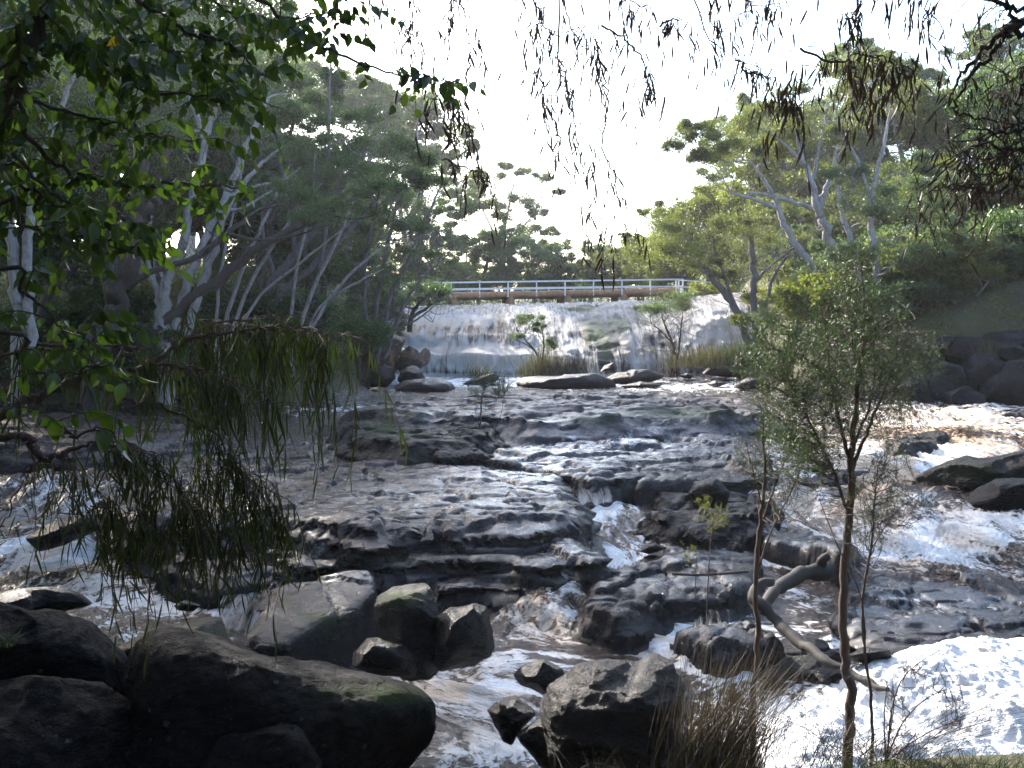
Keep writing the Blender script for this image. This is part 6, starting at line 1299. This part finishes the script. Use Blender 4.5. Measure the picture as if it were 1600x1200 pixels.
tussock('short brown grass at the foot of the wrinkled boulder at the bottom', gp(960, 1230, 6.4), 120, .3, .0015, 86, 'grass_brown', .25, .1, .6, .6)
tussock('tiny green fern like tuft growing on the leftmost boulder', gp(10, 1010, 6.45), 60, .14, .0022, 87, 'grass_green', .03, .03, .6, .8)
feather('seeding_grass', 'dark seeding grass heads arching right in front of the foam heap', 6.2,
    [[(1385, 1200, 2.4), (1392, 1120, 2), (1405, 1070, 1.4), (1430, 1040, 1), (1470, 1015, .6)], [(1385, 1190, 2), (1410, 1130, 1.5), (1450, 1090, 1), (1500, 1070, .6)], [(1383, 1190, 2), (1382, 1110, 1.4), (1388, 1070, .8)], [(1386, 1190, 1.8), (1440, 1150, 1.2), (1500, 1125, .8), (1545, 1115, .5)], [(1384, 1180, 1.6), (1396, 1110, 1.2), (1395, 1060, .6)]],
    [(1440, 1045, 34, 22, 16, 0), (1470, 1080, 34, 16, 12, 0), (1395, 1090, 20, 30, 12, 0), (1500, 1120, 40, 10, 10, 0), (1400, 1150, 30, 24, 14, 0)], 75, mat='grass_brown', per=16, sl=.07, dsd=.05, nl=.014, cat='grass')
tussock('straw brown sedge clump below the small sapling at the foot of the falls', gp(850, 590, 44.5), 500, 1.2, .012, 88, 'grass_straw', .5, .25, .22, .4)
tussock('darker brown sedge clump just right of the straw one at the foot of the falls', gp(888, 590, 44.2), 450, 1.05, .012, 89, 'grass_brown', .45, .25, .25, .4)
tussock('green and straw sedge crowning the mound at the right foot of the falls', gp(1130, 575, 45.5), 900, 1.1, .013, 90, 'grass_straw', 1.0, .4, .22, .4)
tussock('green sedge on the right shoulder of the mound by the falls', gp(1180, 570, 45), 600, 1.3, .013, 91, 'grass_green', .8, .4, .25, .4)
tussock('thin reeds at the foot of the dark stemmed small tree', gp(1050, 590, 46), 120, 1.2, .009, 92, 'grass_brown', .2, .1, .25, .4)
tussock('small dry tuft on the pool boulder behind the midstream sapling', gp(748, 588, 43), 120, .7, .008, 93, 'grass_straw', .3, .1, .4, .4)
tussock('dry grass tuft on top of the right bank rock pile', gp(1545, 560, 35), 160, .8, .008, 94, 'grass_straw', .3, .2, .25, .4)

# ------------------------------------------------------------------ driftwood log
lg = empty('driftwood_log', P(1200, 945, 11.6), 'grey brown driftwood log forked in a V, lying across the rocks right of centre', 'log')
o_ = np.array(lg.location)
def lp(L): return [P(u, v, d) - o_ for u, v, d in L]
mb = MB(); pts = spline(lp([(1180, 935, 11.3), (1215, 975, 11.0), (1255, 1005, 10.6), (1300, 1035, 10.1), (1345, 1058, 9.8), (1385, 1078, 9.4)]), 30)
pts += np.stack([.045 * fbm(np.arange(30) * .45, 0 * pts[:, 0], 0 * pts[:, 0] + k * 9, 3) for k in range(3)], 1)
mb.tube(pts, (1 + .35 * fbm(np.arange(30) * .6, np.zeros(30), np.zeros(30) + 4, 3)) * np.interp(np.linspace(0, 1, 30), [0, .1, .5, 1], [.075, .065, .055, .025]), 14); link('trunk', mb.mesh('trunk', M['logwood']), lg)
mb = MB(); pts = spline(lp([(1192, 955, 11.2), (1210, 920, 11.9), (1240, 905, 12.4), (1270, 893, 12.8), (1300, 888, 13.1)]), 24)
pts += np.stack([.045 * fbm(np.arange(24) * .5, 0 * pts[:, 0], 0 * pts[:, 0] + k * 5 + 2, 3) for k in range(3)], 1)
mb.tube(pts, (1 + .35 * fbm(np.arange(24) * .6, np.zeros(24), np.zeros(24) + 7, 3)) * np.interp(np.linspace(0, 1, 24), [0, .2, .5, .8, .95, 1], [.06, .07, .085, .10, .115, .07]), 14); link('limb', mb.mesh('limb', M['logwood']), lg)
mb = MB(); mb.tube(spline(lp([(1282, 885, 12.9), (1285, 875, 12.8), (1295, 868, 12.8)]), 8), np.linspace(.08, .05, 8), 8); link('knot', mb.mesh('knot', M['logwood']), lg)
mb = MB(); mb.tube(spline(lp([(1186, 948, 11.3), (1178, 930, 11.4), (1190, 912, 11.5), (1206, 910, 11.6)]), 12), np.linspace(.09, .05, 12), 8); link('stub', mb.mesh('stub', M['logwood']), lg)
mb = MB(); mb.tube(spline([G(1170, 893, .16), G(1100, 898, .16), G(1050, 897, .16)], 10), [.02] * 10, 6)
tag(link('stick', mb.mesh('stick', M['bk_brown'])), 'short reddish stick lying on the wet slab left of the log', 'stick')

# ------------------------------------------------------------------ trees outside the view; the left grove is added to shade the near water
row([('dark', 1, 0, 0, 0, 0)][:0], '', '')
for k, (x, y, h) in enumerate([(-13, 14, 14), (-16, 19, 15), (-19, 24, 15), (-12.5, 9, 13), (-18, 11, 16), (-22, 17, 17), (-9.5, 5, 12), (-23, 28, 16), (-15, 3, 15), (-27, 22, 18), (-11, 0, 13)]):
    bg_tree(['dark', 'bushy'][k % 2], 1 + k % 2 if k % 3 else 1, x, y, h, 'tall tree added for shade on the near left bank, outside the view', 'trees of the near left bank', 1.15)
for k, (x, y, h) in enumerate([(13, 6, 13), (16, 13, 14), (9, 0, 12)]):
    bg_tree('bushy', 1, x, y, h, 'tall shaded tree on the near right bank, outside the view', 'trees of the near right bank', 1.1)
for k, (x, y, h) in enumerate([(-4, -5, 11), (3, -6, 12), (-9, -7, 13), (8, -8, 13), (0, -11, 14)]):  # unseen trees added to cut sky light on the near boulder fronts
    bg_tree(['dark', 'bushy'][k % 2], 1, x, y, h, 'tall tree added for shade behind the viewer, outside the view', 'trees behind the viewer', 1.3)
